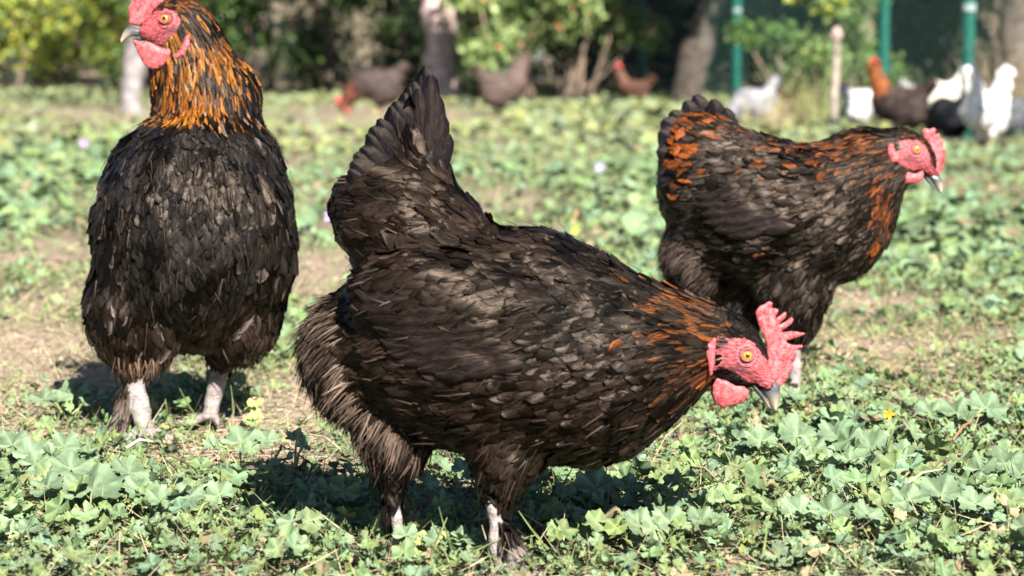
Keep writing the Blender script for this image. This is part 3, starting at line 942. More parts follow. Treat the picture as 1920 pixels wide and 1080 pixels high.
def foot(x, d, gy, ankle, r, yaw, blobs, claws, hen_frame):
    """shank from the ankle down, three toes forward and one back, lying on the ground"""
    blobs.append(cap(ankle, (x, gy - 14, d), r * 1.05, r * .9, t='shank', sm=8))
    for da, L in ((-38, 62), (0, 78), (36, 64), (175, 34)):
        a = math.radians(yaw + da)
        ux, ud = math.cos(a), math.sin(a)
        k1 = (x + ux * L * .5, gy - 12, d + ud * L * .5); e = (x + ux * L, gy - 5, d + ud * L)
        blobs.append(cap((x, gy - 14, d), k1, r * .75, r * .6, t='shank', sm=8))
        blobs.append(cap(k1, e, r * .6, r * .42, t='shank', sm=6))
        claws.append(((e[0], e[1], e[2]), (x + ux * (L + 14), gy - 1, d + ud * (L + 14))))

def zoomed(pts, k, ox, oy):
    return [(ox + x / k, oy + y / k) for x, y in pts]

def mixc(a, b, t):
    return np.array(a)[None] * (1 - t[:, None]) + np.array(b)[None] * t[:, None]

# ================================================================== hen in the middle, head down to the right
def hen_center():
    rs.seed(51)
    fr = Frame(930, 620, 2.22)
    B = [
        ell((800, 465, 0), (158, 105, 100), 20, 'cover', (-1, -.05, 0), 10),
        ell((755, 400, 0), (132, 92, 84), 15, 'cover', (-1, .0, 0), 40),
        ell((768, 305, 0), (64, 84, 30), 20, 'tailc', (-.02, -1, 0), 40),
        ell((668, 665, 20), (100, 122, 100), -8, 'fluff', (-.55, .85, 0), 14),
        ell((742, 790, 30), (82, 88, 92), 0, 'fluff', (-.2, 1, 0), 30),
        ell((735, 855, 70), (46, 58, 44), 8, 'fluff', (0, 1, 0), 20),
        ell((905, 645, 0), (275, 205, 185), 12, 'body', (-1, .16, 0), 9),
        ell((800, 570, 0), (148, 118, 165), 25, 'cover', (-1, .30, 0), 16),
        ell((1010, 560, 0), (170, 125, 130), 22, 'body', (-1, .02, 0), 24),
        ell((1098, 684, 0), (186, 188, 155), 12, 'breast', (-1, .25, 0), 60),
        ell((1222, 660, -5), (112, 112, 95), 12, 'hackle', (-1, .1, 0), 60),
        ell((1286, 640, -8), (84, 82, 60), 28, 'hackle', (-1, .12, 0), 40),
        ell((880, 585, -110), (225, 108, 85), 14, 'cover', (-1, .26, 0), 12),
        ell((880, 585, 110), (225, 108, 85), 14, 'cover', (-1, .26, 0), 12),
        ell((955, 835, -60), (72, 80, 56), 30, 'body', (-.5, .8, 0), 30),
        ell((946, 882, -70), (36, 40, 34), 10, 'leg', (-.1, 1, 0), 22),
        # head
        ell((1365, 630, -12), (70, 42, 36), 34, 'crown', (-1, -.45, 0), 30),
        ell((1397, 676, -12), (50, 36, 31), 42, 'crown', (-1, -.3, 0), 16),
        ell((1360, 672, -12), (45, 42, 33), 10, 'crown', (-1, .2, 0), 16),
        ell((1432, 712, -12), (24, 17, 17), 62, 'crown', (-1, 0, 0), 10),
        ell((1378, 706, -12), (34, 15, 20), 22, 'crown', (-1, .2, 0), 10),
    ]
    claws = []
    gy1 = fr.ground_y(938, -75)
    foot(938, -75, gy1, (922, 930, -70), 14, -20, B, claws, fr)
    gy2 = fr.ground_y(742, 75)
    foot(742, 75, gy2, (738, 890, 70), 13, 5, B, claws, fr)
    B.append(cap((738, 890, 72), (730, 975, 82), 22, 15, t='leg', f=(-.1, 1, 0), sm=8))  # dark feathering added down the far leg to stand in for its shade
    # pale feathering down the outer shanks
    B.append(cap((948, 985, -78), (970, 1050, -86), 13, 21, t='leg', f=(.5, 1, 0), sm=8))
    z = lambda p: zoomed(p, 4.32, 1300, 540)
    def colour(t, P, r):
        n = len(P); x, y = P[:, 0], P[:, 1]
        blk = np.array([.020, .016, .015]); brn = np.array([.078, .050, .036])
        u = r.rand(n)
        ca = mixc(blk, brn, np.clip(.25 + u * .55, 0, 1)) ; cb = mixc((.030, .022, .018), (.11, .072, .052), r.rand(n) ** 2)
        if t == 'fluff':
            k = r.rand(n)
            ca = mixc((.05, .038, .031), (.16, .118, .095), k); cb = ca * .9
            return ca, cb
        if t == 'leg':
            g = np.clip((y - 970) / 40, 0, 1) * (x > 850)  # far leg stays dark: its shade is painted into the colour
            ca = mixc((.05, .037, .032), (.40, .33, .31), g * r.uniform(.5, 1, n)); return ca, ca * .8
        # grey sheen painted into the feather colours of the neck side and shoulder
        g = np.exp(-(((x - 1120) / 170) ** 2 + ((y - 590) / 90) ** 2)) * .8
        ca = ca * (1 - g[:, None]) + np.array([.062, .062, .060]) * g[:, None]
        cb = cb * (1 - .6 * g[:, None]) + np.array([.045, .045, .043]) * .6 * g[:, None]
        cop = np.clip((x - 1170) / 160, 0, 1) * np.where(t == 'crown', .35, 1)
        lowb = np.clip(1 - np.abs(y - (600 + (x - 1250) * .5)) / 260, 0, 1)
        k = r.rand(n) < cop ** 1.5 * .50 * lowb
        if t == 'crown':
            k = (r.rand(n) < .12) & (x < 1370); ca = np.full((n, 3), .028); cb = np.full((n, 3), .05)
        cb[k] = np.array([.38, .115, .028]) * r.uniform(.5, 1.15, (k.sum(), 1)); 
        k2 = k & (r.rand(n) < .2); ca[k2] = cb[k2] * .7
        return ca, cb
    dk = (.003, .003, .004); br = (.014, .010, .008)
    Qs = []
    # a folded tent of tail feathers: near and far rows, longest at the ridge
    edge = np.array([(796, 124), (768, 158), (740, 188), (700, 234), (670, 278), (650, 318)], float)
    jr = np.random.RandomState(77)
    for q in [0, .7, 1.9, 2.6, 3.4, 4.7, 5.3, 6.6, 7.4, 8.1, 9.3, 10.2, 11.1, 12]:
        tx, ty_ = [np.interp(q / 12 * 5, range(6), edge[:, c]) for c in (0, 1)]
        pull = jr.uniform(0, .07) if q else 0
        tx = tx * (1 - pull) + 790 * pull; ty_ = ty_ * (1 - pull) + 350 * pull
        for sgn in (-1, 1):
            Qs.append(("tail_feather", 792 - q * 3.4, 345 + q * 3.6, sgn * (7 + q * 2.8), tx + (sgn > 0) * 3, ty_ + (sgn > 0) * 4, sgn * (4 + q * 4 + jr.uniform(-2, 2)), jr.uniform(40, 62), -.25, -.3, sgn, jr.uniform(.0, .07), dk, dk if (sgn > 0 or jr.rand() < .7) else (.012, .010, .009)))
    for q, (tx, ty_, w) in enumerate([(808, 142, 44), (820, 176, 44), (830, 214, 42), (842, 252, 40), (786, 168, 50)]):
        Qs.append(("tail_feather", 806 - q * 1.5, 372, -28 + q * 2, tx, ty_, -16 - q * 1.5, w, .05, -.15, -1, .06, (.008, .006, .006), dk))
    for q, (tx, ty_) in enumerate([(664, 556), (668, 578), (678, 602), (692, 624), (708, 644), (730, 660), (758, 673), (790, 684), (824, 692)]):
        Qs.append(("wing_feather", 868 + q * 14, 566 + q * 14, -190, tx, ty_, -170 + .1 * q / 1.0, 27, 0, 0, -1, .0, (.010, .007, .006), (.004, .003, .003)))
    return build_hen(dict(frame=fr, seed=3, calm=(1230, 1), face_k=1.0, beakdir=1, rust=.34, label="black hen in the middle bending its head down to the right, pale tail tip raised", base=(gpt(850, 1040)[0], 2.25, 0),
        blobs=B, colour=colour, quills=Qs, claws=claws, hd=-12,
        face=z([(275, 420), (300, 395), (400, 405), (490, 445), (560, 545), (600, 600), (660, 760), (600, 820), (500, 770), (430, 760), (360, 700), (240, 650), (150, 660), (120, 600), (135, 420), (190, 375), (250, 390)]),
        tufts=[(1300 + 210 / 4.32, 540 + 430 / 4.32, 12, (.03, .026, .024)), (1352, 692, 8, (.03, .016, .016)), (1366, 699, 7, (.03, .016, .016)), (1345, 672, 8, (.22, .10, .10))],
        comb=z([(505, 250), (495, 190), (525, 150), (575, 125), (612, 103), (640, 118), (632, 158), (655, 160), (684, 172), (682, 205), (652, 248), (705, 212), (735, 188), (756, 205), (745, 238), (678, 302), (742, 268), (792, 233), (812, 256), (790, 292), (705, 357), (800, 345), (908, 362), (890, 382), (800, 412), (740, 432), (790, 457), (885, 460), (880, 485), (822, 502), (830, 530), (826, 570), (800, 602), (810, 645), (765, 692), (758, 740), (715, 790), (680, 812), (640, 800), (600, 740), (585, 650), (590, 560), (585, 450), (540, 350)]),
        wattle=z([(175, 722), (250, 740), (330, 785), (400, 790), (440, 830), (430, 880), (390, 925), (300, 945), (220, 965), (170, 930), (140, 850), (145, 780)]), wd=-2, wat=(1375, 712),
        lobe=z([(75, 470), (105, 425), (145, 385), (162, 420), (150, 520), (150, 600), (125, 700), (100, 695), (95, 600), (78, 540)]), ld=34,
        ubeak=z([(560, 700), (640, 720), (700, 790), (692, 900), (668, 1002), (640, 985), (600, 900), (520, 810), (470, 760), (480, 720)]),
        lbeak=z([(470, 750), (520, 800), (590, 890), (628, 985), (590, 960), (540, 890), (480, 820), (455, 780)]), bt=11,
        tip=(1300 + 665 / 4.32, 540 + 1000 / 4.32), blen=62, nostril=(1300 + 625 / 4.32, 540 + 785 / 4.32), beaka=60,
        eye=(1300 + 412 / 4.32, 540 + 545 / 4.32), er=9.6, ed=29, eyedir=(.12, -.05)))

# ================================================================== hen on the left, facing the camera
def hen_left():
    fr = Frame(360, 430, 3.02)
    B = [
        ell((363, 440, 30), (182, 205, 190), 0, 'body', (0, 1, -.1), 40),
        ell((365, 370, -60), (140, 130, 110), 0, 'breast', (0, 1, 0), 60),
        ell((368, 470, -70), (128, 130, 100), 0, 'breast', (0, 1, 0), 60),
        ell((240, 425, -18), (58, 160, 105), 5, 'cover', (-.05, 1, .1), 5),
        ell((496, 420, -18), (56, 152, 105), -7, 'cover', (.05, 1, .1), 5),
        ell((262, 575, -30), (97, 112, 95), 4, 'body', (-.1, 1, 0), 18),
        ell((446, 568, 30), (80, 112, 90), -4, 'body', (.1, 1, 0), 18),
        ell((355, 575, 10), (90, 85, 90), 0, 'body', (0, 1, 0), 22),
        ell((268, 642, -45), (66, 48, 52), 0, 'fluff', (0, 1, 0), 26),
        ell((432, 632, 70), (66, 46, 50), -10, 'fluff', (0, 1, 0), 26),
        ell((262, 682, -50), (30, 32, 30), 0, 'leg', (0, 1, 0), 16),
        ell((405, 664, 85), (28, 28, 28), 0, 'leg', (0, 1, 0), 16),
        ell((388, 200, 15), (92, 86, 82), 0, 'hackle', (.05, 1, -.1), 40),
        ell((382, 262, -38), (52, 52, 50), 0, 'hackle', (0, 1, 0), 30),
        ell((300, 290, 20), (66, 60, 90), -30, 'body', (-.2, 1, 0), 40),
        ell((445, 285, 20), (76, 60, 90), 30, 'body', (.2, 1, 0), 40),
        ell((362, 140, 5), (78, 88, 66), -18, 'hackle', (.05, 1, 0), 40),
        ell((425, 175, 50), (52, 62, 60), 0, 'hackle', (.3, 1, 0), 30),
        ell((355, 80, 0), (58, 70, 50), -25, 'hackle', (.3, 1, 0), 30),
        ell((338, 40, 0), (52, 42, 37), 5, 'crown', (.9, .5, 0), 22),
        ell((303, 58, 0), (42, 26, 26), 0, 'crown', (1, .3, 0), 14),
    ]
    claws = []
    gy1 = fr.ground_y(285, -95)
    foot(288, -95, gy1, (264, 712, -55), 17, -75, B, claws, fr)
    gy2 = fr.ground_y(380, 95)
    foot(380, 95, gy2, (404, 690, 88), 16, -105, B, claws, fr)
    B.append(cap((252, 728, -60), (226, 822, -80), 12, 18, t='leg', f=(-.3, 1, 0), sm=8))
    z = lambda p: zoomed(p, 4.153, 200, 0)
    def colour(t, P, r):
        n = len(P); x, y = P[:, 0], P[:, 1]
        ca = mixc((.018, .015, .014), (.05, .042, .038), r.rand(n)); cb = mixc((.03, .024, .021), (.10, .075, .062), r.rand(n) ** 2)
        if t == 'breast':
            ca = mixc((.035, .033, .034), (.06, .055, .052), r.rand(n)); cb = ca * .65
        if t in ('body', 'cover'):
            k = r.rand(n) < .16
            cb[k] = np.array([.22, .17, .15]) * r.uniform(.5, 1.2, (k.sum(), 1))
            low = np.clip((y - 500) / 120, 0, 1)[:, None]
            ca = ca * (1 - low) + low * mixc((.045, .03, .023), (.12, .08, .06), r.rand(n))
        if t in ('body', 'breast'):
            k = r.rand(n) < .0 * np.clip((345 - y) / 70, 0, 1) * np.exp(-((x - 385) / 75) ** 2)
            cb[k] = np.array([.5, .14, .02]) * r.uniform(.4, 1.0, (k.sum(), 1))
        if t == 'fluff':
            ca = mixc((.07, .045, .034), (.20, .135, .10), r.rand(n)); return ca, ca * .9
        if t == 'leg':
            g = np.clip((y - 728) / 30, 0, 1)
            ca = mixc((.06, .045, .036), (.30, .24, .22), g * r.uniform(.3, 1, n)); return ca, ca * .8
        if t == 'hackle':
            sidek = np.clip(1.1 - (x - 405) / 60, .22, 1) * np.where(y < 60, .5, 1)
            nzc = np.array([mnoise.noise(Vector(q * .035)) for q in P]); sidek = sidek * np.clip(.95 + 1.8 * nzc, .15, 1.4)
            k = r.rand(n) < .60 * sidek * np.clip((318 - y + 60 * nzc) / 110, .03, 1) * np.clip((x - 262) / 30, .3, 1)
            ca = mixc((.02, .018, .02), (.05, .04, .04), r.rand(n)); cb = mixc((.03, .025, .024), (.08, .06, .05), r.rand(n))
            cb[k] = np.array([.56, .165, .026]) * r.uniform(.4, 1.1, (k.sum(), 1)) + np.array([.0, .04, 0]) * r.rand(k.sum(), 1)
            k2 = k & (r.rand(n) < .38); ca[k2] = cb[k2] * .75
            k3 = r.rand(n) < .05; cb[k3] = (.45, .35, .28)
        if t == 'crown':
            ca = np.tile([.04, .033, .03], (n, 1)); cb = np.tile([.07, .05, .04], (n, 1)); k = r.rand(n) < .35; cb[k] = (.4, .13, .03)
        return ca, cb
    return build_hen(dict(frame=fr, seed=8, calm=(230,), face_k=.85, beakdir=-1, rust=.50, fs=.80, label="upright black hen on the left facing the camera with bright orange neck feathers", base=(gpt(340, 800)[0], 3.05, 0),
        blobs=B, colour=colour, claws=claws, hd=0,
        face=z([(300, 160), (340, 130), (400, 90), (460, 75), (520, 85), (570, 115), (605, 170), (590, 240), (540, 290), (480, 340), (420, 375), (330, 345), (250, 330), (230, 250), (280, 200)]),
        tufts=[(200 + 640 / 4.153, 212 / 4.153, 11, (.09, .09, .09)), (200 + 545 / 4.153, 330 / 4.153, 11, (.07, .05, .045))],
        comb=z([(172, 190), (168, 60), (200, 5), (215, -70), (245, -30), (270, -120), (310, -60), (345, -150), (380, -60), (430, -120), (440, -20), (450, 20), (400, 50), (352, 95), (345, 160), (330, 200), (240, 205)]),
        wattle=z([(230, 325), (300, 345), (370, 350), (450, 390), (525, 402), (542, 440), (500, 512), (430, 557), (380, 560), (320, 522), (270, 420)]), wd=12, wat=(312, 72),
        lobe=z([(645, 305), (680, 290), (685, 380), (640, 460), (580, 487), (545, 470), (590, 425), (620, 380)]), ld=34,
        ubeak=z([(145, 222), (180, 205), (240, 213), (330, 240), (352, 268), (240, 288), (190, 285), (150, 310), (108, 342), (104, 315), (122, 260)]),
        lbeak=z([(190, 288), (240, 290), (345, 270), (300, 322), (245, 322), (210, 310)]), bt=8,
        tip=(226, 81), blen=50, nostril=(200 + 290 / 4.153, 232 / 4.153), beaka=10,
        eye=(200 + 485 / 4.153, 165 / 4.153), er=8.5, ed=32, eyedir=(-.25, 0)))

# ================================================================== hen on the right
def hen_right():
    fr = Frame(1460, 400, 3.30)
    B = [
        ell((1420, 395, 0), (172, 138, 125), 12, 'body', (-1, .10, 0), 40),
        ell((1550, 410, 0), (112, 122, 108), -20, 'breast', (-.8, .55, 0), 60),
        ell((1608, 355, 0), (74, 92, 76), 0, 'hackle', (-.85, .6, 0), 50),
        ell((1640, 300, 0), (76, 56, 52), 12, 'hackle', (-1, .35, 0), 40),
        ell((1430, 375, -62), (135, 85, 55), 10, 'cover', (-1, .22, 0), 12),
        ell((1430, 375, 62), (135, 85, 55), 10, 'cover', (-1, .22, 0), 12),
        ell((1330, 325, 0), (88, 95, 80), 20, 'cover', (-1, -.1, 0), 40),
        ell((1308, 275, 0), (62, 66, 52), 20, 'cover', (-.7, -.6, 0), 30),
        ell((1310, 480, 10), (66, 75, 70), 0, 'fluff', (-.6, .9, 0), 26),
        ell((1400, 530, 50), (66, 66, 50), 0, 'body', (-.4, 1, 0), 26),
        ell((1485, 540, -30), (70, 74, 56), 0, 'body', (-.4, 1, 0), 26),
        ell((1490, 600, -35), (40, 40, 34), 0, 'leg', (0, 1, 0), 20),
        ell((1400, 590, 55), (38, 40, 34), 0, 'leg', (0, 1, 0), 20),
        ell((1695, 280, 0), (48, 36, 32), 16, 'crown', (-1, -.1, 0), 24),
        ell((1722, 298, 0), (34, 28, 27), 30, 'crown', (-1, -.1, 0), 14),
        ell((1680, 302, 0), (34, 30, 28), 10, 'crown', (-1, .1, 0), 14),
        ell((1742, 318, 0), (15, 12, 12), 50, 'crown', (-1, 0, 0), 8),
    ]
    claws = []
    gy1 = fr.ground_y(1484, -35)
    foot(1484, -35, gy1, (1490, 615, -35), 12, -10, B, claws, fr)
    gy2 = fr.ground_y(1400, 55)
    foot(1400, 55, gy2, (1400, 610, 55), 12, 0, B, claws, fr)
    z = lambda p: zoomed(p, 6.0, 1560, 220)
    def colour(t, P, r):
        n = len(P); x, y = P[:, 0], P[:, 1]
        ca = mixc((.05, .04, .034), (.16, .13, .115), r.rand(n) ** 1.5); cb = mixc((.012, .010, .010), (.03, .022, .018), r.rand(n))
        if t == 'fluff':
            ca = mixc((.03, .024, .022), (.10, .075, .065), r.rand(n)); return ca, ca * .8
        if t == 'leg':
            ca = mixc((.04, .03, .025), (.12, .09, .08), r.rand(n)); return ca, ca * .7
        rusty = .6 * np.exp(-(((x - 1290) / 24) ** 2 + ((y - 275) / 45) ** 2)) * 1.3 + .8 * np.exp(-(((x - 1370) / 28) ** 2 + ((y - 235) / 28) ** 2))
        rusty += .9 * np.exp(-(((x - 1652) / 20) ** 2 + ((y - 410) / 55) ** 2)) + .45 * np.exp(-(((x - 1600) / 55) ** 2 + ((y - 290) / 40) ** 2))
        rusty += .3 * np.exp(-(((x - 1500) / 90) ** 2 + ((y - 280) / 25) ** 2)) + .015
        k = r.rand(n) < rusty
        if t == 'crown':
            k = r.rand(n) < .1; ca = np.tile([.05, .042, .038], (n, 1)); cb = ca * .8
        cb[k] = np.array([.46, .125, .028]) * r.uniform(.45, 1.1, (k.sum(), 1)); k2 = k & ((r.rand(n) < .25) | ((x < 1330) & (r.rand(n) < .6))); ca[k2] = cb[k2] * .75
        return ca, cb
    dk = (.006, .0055, .007); rs_ = (.13, .032, .010)
    Qs = []
    for (tx, ty_, td, w, bx, by, bd, c) in [
        (1308, 182, 0, 40, 1345, 285, 0, dk), (1284, 192, -14, 42, 1335, 290, -10, dk), (1262, 205, -24, 44, 1330, 295, -16, dk), (1243, 225, -30, 44, 1325, 300, -22, dk),
        (1232, 252, -34, 44, 1320, 310, -26, dk), (1230, 285, -36, 42, 1318, 322, -30, dk), (1236, 322, -36, 40, 1316, 335, -34, dk), (1335, 190, -20, 36, 1362, 285, -16, dk),
        (1284, 192, 14, 42, 1335, 290, 10, dk), (1262, 205, 24, 44, 1330, 295, 16, dk), (1243, 225, 30, 44, 1325, 300, 22, dk), (1360, 208, -24, 34, 1380, 290, -24, dk),
        (1266, 262, -54, 26, 1335, 232, -44, rs_), (1262, 290, -58, 26, 1325, 262, -48, rs_), (1268, 318, -58, 24, 1320, 285, -52, rs_), (1245, 380, -40, 34, 1310, 360, -44, dk)]:
        jx, jy = ((tx * 7 + ty_ * 3) % 11 - 5) * .9, ((tx * 5 + ty_ * 11) % 13 - 6) * .9
        Qs.append(("tail_feather", bx, by, bd, tx + jx, ty_ + jy, td, w * (.85 + .04 * ((tx + ty_) % 9)), -.1, 0, -1 if td <= 0 else 1, .06, c, c if c is rs_ else (.010, .008, .008)))
    for q, (tx, ty_) in enumerate([(1296, 372), (1300, 388), (1308, 404), (1320, 418), (1336, 430), (1356, 438)]):
        Qs.append(("wing_feather", 1430 + q * 9, 372 + q * 10, -110, tx, ty_, -100 + .1 * q, 20, 0, 0, -1, .0, (.012, .009, .008), (.004, .003, .003)))
    return build_hen(dict(frame=fr, seed=21, calm=(1600, 1), face_k=.74, beakdir=1, rust=.36, fs=.66, label="black hen standing farther back on the right in profile with rusty orange tail patches", base=(gpt(1450, 740)[0], 3.3, 0),
        blobs=B, colour=colour, quills=Qs, claws=claws, hd=0,
        face=z([(620, 330), (760, 265), (850, 262), (960, 270), (1030, 320), (1080, 420), (1110, 520), (1190, 640), (1130, 680), (1000, 600), (900, 610), (780, 580), (690, 530), (640, 470)]),
        tufts=[(1560 + 700 / 6, 220 + 340 / 6, 8, (.08, .07, .06))],
        comb=z([(1020, 190), (1010, 150), (1040, 120), (1090, 130), (1150, 113), (1180, 138), (1155, 195), (1200, 168), (1218, 198), (1195, 245), (1240, 236), (1258, 268), (1245, 330), (1278, 380), (1272, 500), (1240, 600), (1210, 665), (1150, 630), (1100, 510), (1085, 420), (1060, 330), (1030, 260)]),
        wattle=z([(670, 590), (720, 585), (800, 615), (900, 645), (990, 600), (1003, 660), (980, 720), (900, 757), (760, 757), (700, 705)]), wd=-2, wat=(1700, 322),
        lobe=z([(565, 350), (600, 310), (642, 320), (660, 400), (720, 470), (705, 532), (620, 522), (570, 450)]), ld=29,
        ubeak=z([(1030, 590), (1130, 630), (1200, 655), (1240, 700), (1252, 770), (1236, 862), (1200, 845), (1150, 765), (1080, 680)]),
        lbeak=z([(1020, 610), (1080, 685), (1150, 770), (1195, 842), (1150, 800), (1080, 735), (1010, 660)]), bt=7.5, cwave=1.5,
        tip=(1560 + 1236 / 6, 220 + 860 / 6), blen=42, nostril=(1560 + 1150 / 6, 220 + 655 / 6), beaka=40,
        eye=(1560 + 915 / 6, 220 + 372 / 6), er=7.5, ed=27, eyedir=(.1, -.05)))

hen_center()
hen_left()
hen_right()

# ------------------------------------------------------------------ far poultry
rs.seed(101)
class YawFrame:
    def __init__(s, base, yaw, scale):
        y = math.radians(yaw); f = np.array([math.cos(y), math.sin(y), 0.0]); dn = np.array([0, 0, -1.0]); dd = np.cross(f, dn)
        s.M = np.stack([f, dn, dd]) * scale; s.o = np.array(base, float)
    def w(s, P):
        return s.o + np.asarray(P) @ s.M

def far_chicken(px, py, size, yaw, pose, label, cb, cn=None, tail=1.0, comb=True, legc=(.5, .4, .2)):
    base = gpt(px, py)
    fr = YawFrame(base, yaw, size / 40.0)       # units: 40 = standing height
    cn = cb if cn is None else cn
    r = thing("chicken", label, "chicken", base, group="chickens feeding in the background")
    B = [ell((0, -17, 0), (11, 8.2, 7), -8, 'b', sm=3), ell((6, -17, 0), (7, 7.4, 6), 0, 'b', sm=4),
         ell((-6, -12, 0), (7, 6, 6), 0, 'b', sm=3), cap((-1, -12, -3), (-1, -7, -3), 3.4, 2.2, 'b', sm=2), cap((-1, -12, 3), (-1, -7, 3), 3.4, 2.2, 'b', sm=2)]
    if pose == 'peck':
        nk = [(7, -18, 0), (14, -12, 0), (18, -6, 0)]
    elif pose == 'low':
        nk = [(7, -19, 0), (13, -22, 0), (17, -23, 0)]
    else:
        nk = [(7, -20, 0), (11, -28, 0), (13, -34, 0)]
    B += [cap(nk[0], nk[1], 5.4, 3.6, 'n', sm=4), cap(nk[1], nk[2], 3.4, 2.4, 'n', sm=3), ell(nk[2], (3.1, 2.7, 2.3), 0, 'n', sm=2)]
    B += [cap((-8, -19, 0), (-15 * (.8 + .2 * tail), -27 * tail, 0), 5.0, 2.6, 'b', sm=5)]
    for s_ in (-3, 3):
        B += [cap((-1, -8, s_), (0, -1, s_), .75, .65, 'l', sm=1)]
        for q in ((4, -.4, s_ + 1.5), (4.6, -.4, s_), (4, -.4, s_ - 1.5), (-2.4, -.4, s_)):
            B += [cap((0, -1, s_), q, .6, .4, 'l', sm=.5)]
    v, q = surface(B, .8)
    d = np.stack([sdf_blob(b, v.astype(np.float32)) for b in B], -1); tt = np.array([b['t'] for b in B])[d.argmin(-1)]
    nn = np.array([mnoise.noise(Vector(p * .35)) for p in v])[:, None]
    c = np.where((tt == 'n')[:, None], np.array(cn), np.where((tt == 'l')[:, None], np.array(legc), np.array(cb))) * (1 + (.4 if cb[0] < .3 else .12) * nn)
    mk("body", fr.w(v), q, M_BIRD, cols=c, parent=r)
    # loose feathers to break the outline
    m = 500; pk = rs.randint(0, len(v), m); pk = pk[(tt[pk] != 'l')]
    nv = np.zeros_like(v); fn = np.cross(v[q[:, 2]] - v[q[:, 0]], v[q[:, 3]] - v[q[:, 1]]); np.add.at(nv, q[:, 0], fn); nv = nrm(nv)
    ce = v.mean(0)
    if ((v - ce) * nv).sum() < 0: nv = -nv
    Dv = np.where((tt[pk] == 'n')[:, None], np.array([-.4, 1, 0]), np.array([-1, .15, 0]))
    col = c[pk] * rs.uniform(.7, 1.25, (len(pk), 1))
    Vf, Ff, Cf, Uf = feather_mesh(v[pk], nv[pk], Dv, np.full(len(pk), 4.2), np.full(len(pk), 2.3), np.full(len(pk), .2), np.full(len(pk), .15), 'round', col, col * .85, np.zeros(len(pk)))
    mk("plumage", fr.w(Vf), Ff, M_BIRD, cols=Cf, parent=r, kind="stuff")
    h = np.array(nk[2], float)
    dr = np.array([1.0, .15, 0]) if pose == 'alert' else (np.array([.55, .85, 0]) if pose == 'peck' else np.array([.9, .45, 0])); dr = nrm(dr)
    up = np.array([dr[1], -dr[0], 0.0])
    def small(nm, bl, colr, mt):
        vv, qq = surface(bl, .35); mk(nm, fr.w(vv), qq, mt, cols=np.tile(colr, (len(vv), 1)), parent=r)
    if comb:
        cbk = []
        for t_, hh in ((2.2, 1.6), (1.1, 2.4), (0, 2.8), (-1.1, 2.4), (-2.2, 1.7)):
            a_ = h + dr * t_ + up * 1.6
            cbk.append(cap(tuple(a_), tuple(a_ + up * hh - dr * .5), .8, .45, sm=1))
        small("comb", cbk, (.6, .06, .06), M_COMB)
        small("face", [ell(tuple(h + dr * .8), (2.6, 2.0, 2.5), 0, sm=1)], (.55, .08, .07), M_COMB)
        for s_ in (-1, 1):
            a_ = h + dr * 1.6 - up * 1.6 + np.array([0, 0, s_ * .9])
            small("wattle", [cap(tuple(a_), tuple(a_ - up * 2.4), .8, 1.2, sm=1)], (.6, .06, .06), M_COMB)
    small("beak", [cap(tuple(h + dr * 2.4), tuple(h + dr * 5.0 - up * .5), 1.0, .25, sm=1)], (.5, .38, .2), M_BEAK)
    for s_ in (-1, 1):
        small("eye", [ell(tuple(h + dr * .9 + np.array([0, 0, s_ * 2.35])), (.6, .6, .4), 0, sm=1)], (.02, .01, .01), M_EYE)

BLACKB = (.045, .035, .032); BROWN = (.06, .026, .016); WHITE = (.62, .60, .57); GREY = (.30, .29, .30); DUN = (.075, .052, .043)
far_chicken(705, 216, .56, 180, 'peck', "dark brown chicken pecking at the grass left of the middle hen's tail", (.05, .035, .03), (.10, .035, .02))
far_chicken(945, 219, .52, 20, 'alert', "grey brown chicken standing under the sunlit shrub with orange tinted leaves", DUN, (.10, .068, .055), comb=False)
far_chicken(1188, 207, .40, 165, 'alert', "brown chicken with red comb in the shade before the far green post", BROWN, (.10, .05, .03))
far_chicken(1412, 240, .39, 195, 'peck', "pale grey chicken with white tail behind the right hen's back", (.22, .215, .23), tail=1.15)
far_chicken(1618, 246, .40, 35, 'low', "white chicken beside the wooden stake, left of the copper necked one", WHITE, tail=.95)
far_chicken(1684, 262, .46, 148, 'alert', "chicken with red face, copper neck and dark body between two white ones", (.05, .035, .03), (.20, .062, .018))
far_chicken(1697, 228, .40, 75, 'low', "small white chicken partly hidden behind the copper necked one", WHITE)
far_chicken(1762, 240, .46, 200, 'peck', "cream white chicken bending down left of the thick green post", (.64, .60, .50), tail=1.15)
far_chicken(1778, 275, .38, 115, 'peck', "black chicken at the foot of the thick green post", (.02, .02, .024))
far_chicken(1846, 280, .45, 228, 'alert', "tall white chicken just right of the thick green post", (.66, .64, .6), tail=1.2, comb=False)
far_chicken(1908, 264, .36, 30, 'low', "dark grey chicken at the right edge of the photograph", (.09, .09, .10))

# ------------------------------------------------------------------ fence of green posts and wire
def tube(pts, rad, n=8):
    pts = np.array(pts, float); k = len(pts); rad = np.broadcast_to(rad, (k,))
    V = []
    for i in range(k):
        d = nrm(pts[min(i + 1, k - 1)] - pts[max(i - 1, 0)])
        ref = np.array([1.0, 0, 0]) if abs(d[0]) < .8 else np.array([0, 1.0, 0])
        a = nrm(np.cross(d, ref)); b = np.cross(d, a)
        for j in range(n):
            t = 2 * math.pi * j / n
            V.append(pts[i] + (a * math.cos(t) + b * math.sin(t)) * rad[i])
    F = [[i * n + j, i * n + (j + 1) % n, (i + 1) * n + (j + 1) % n, (i + 1) * n + j] for i in range(k - 1) for j in range(n)]
    return np.array(V), np.array(F)
def joined(parts):
    VV, FF, off = [], [], 0
    for v, f in parts:
        VV.append(v); FF.append(f + off); off += len(v)
    return np.concatenate(VV), np.concatenate(FF)

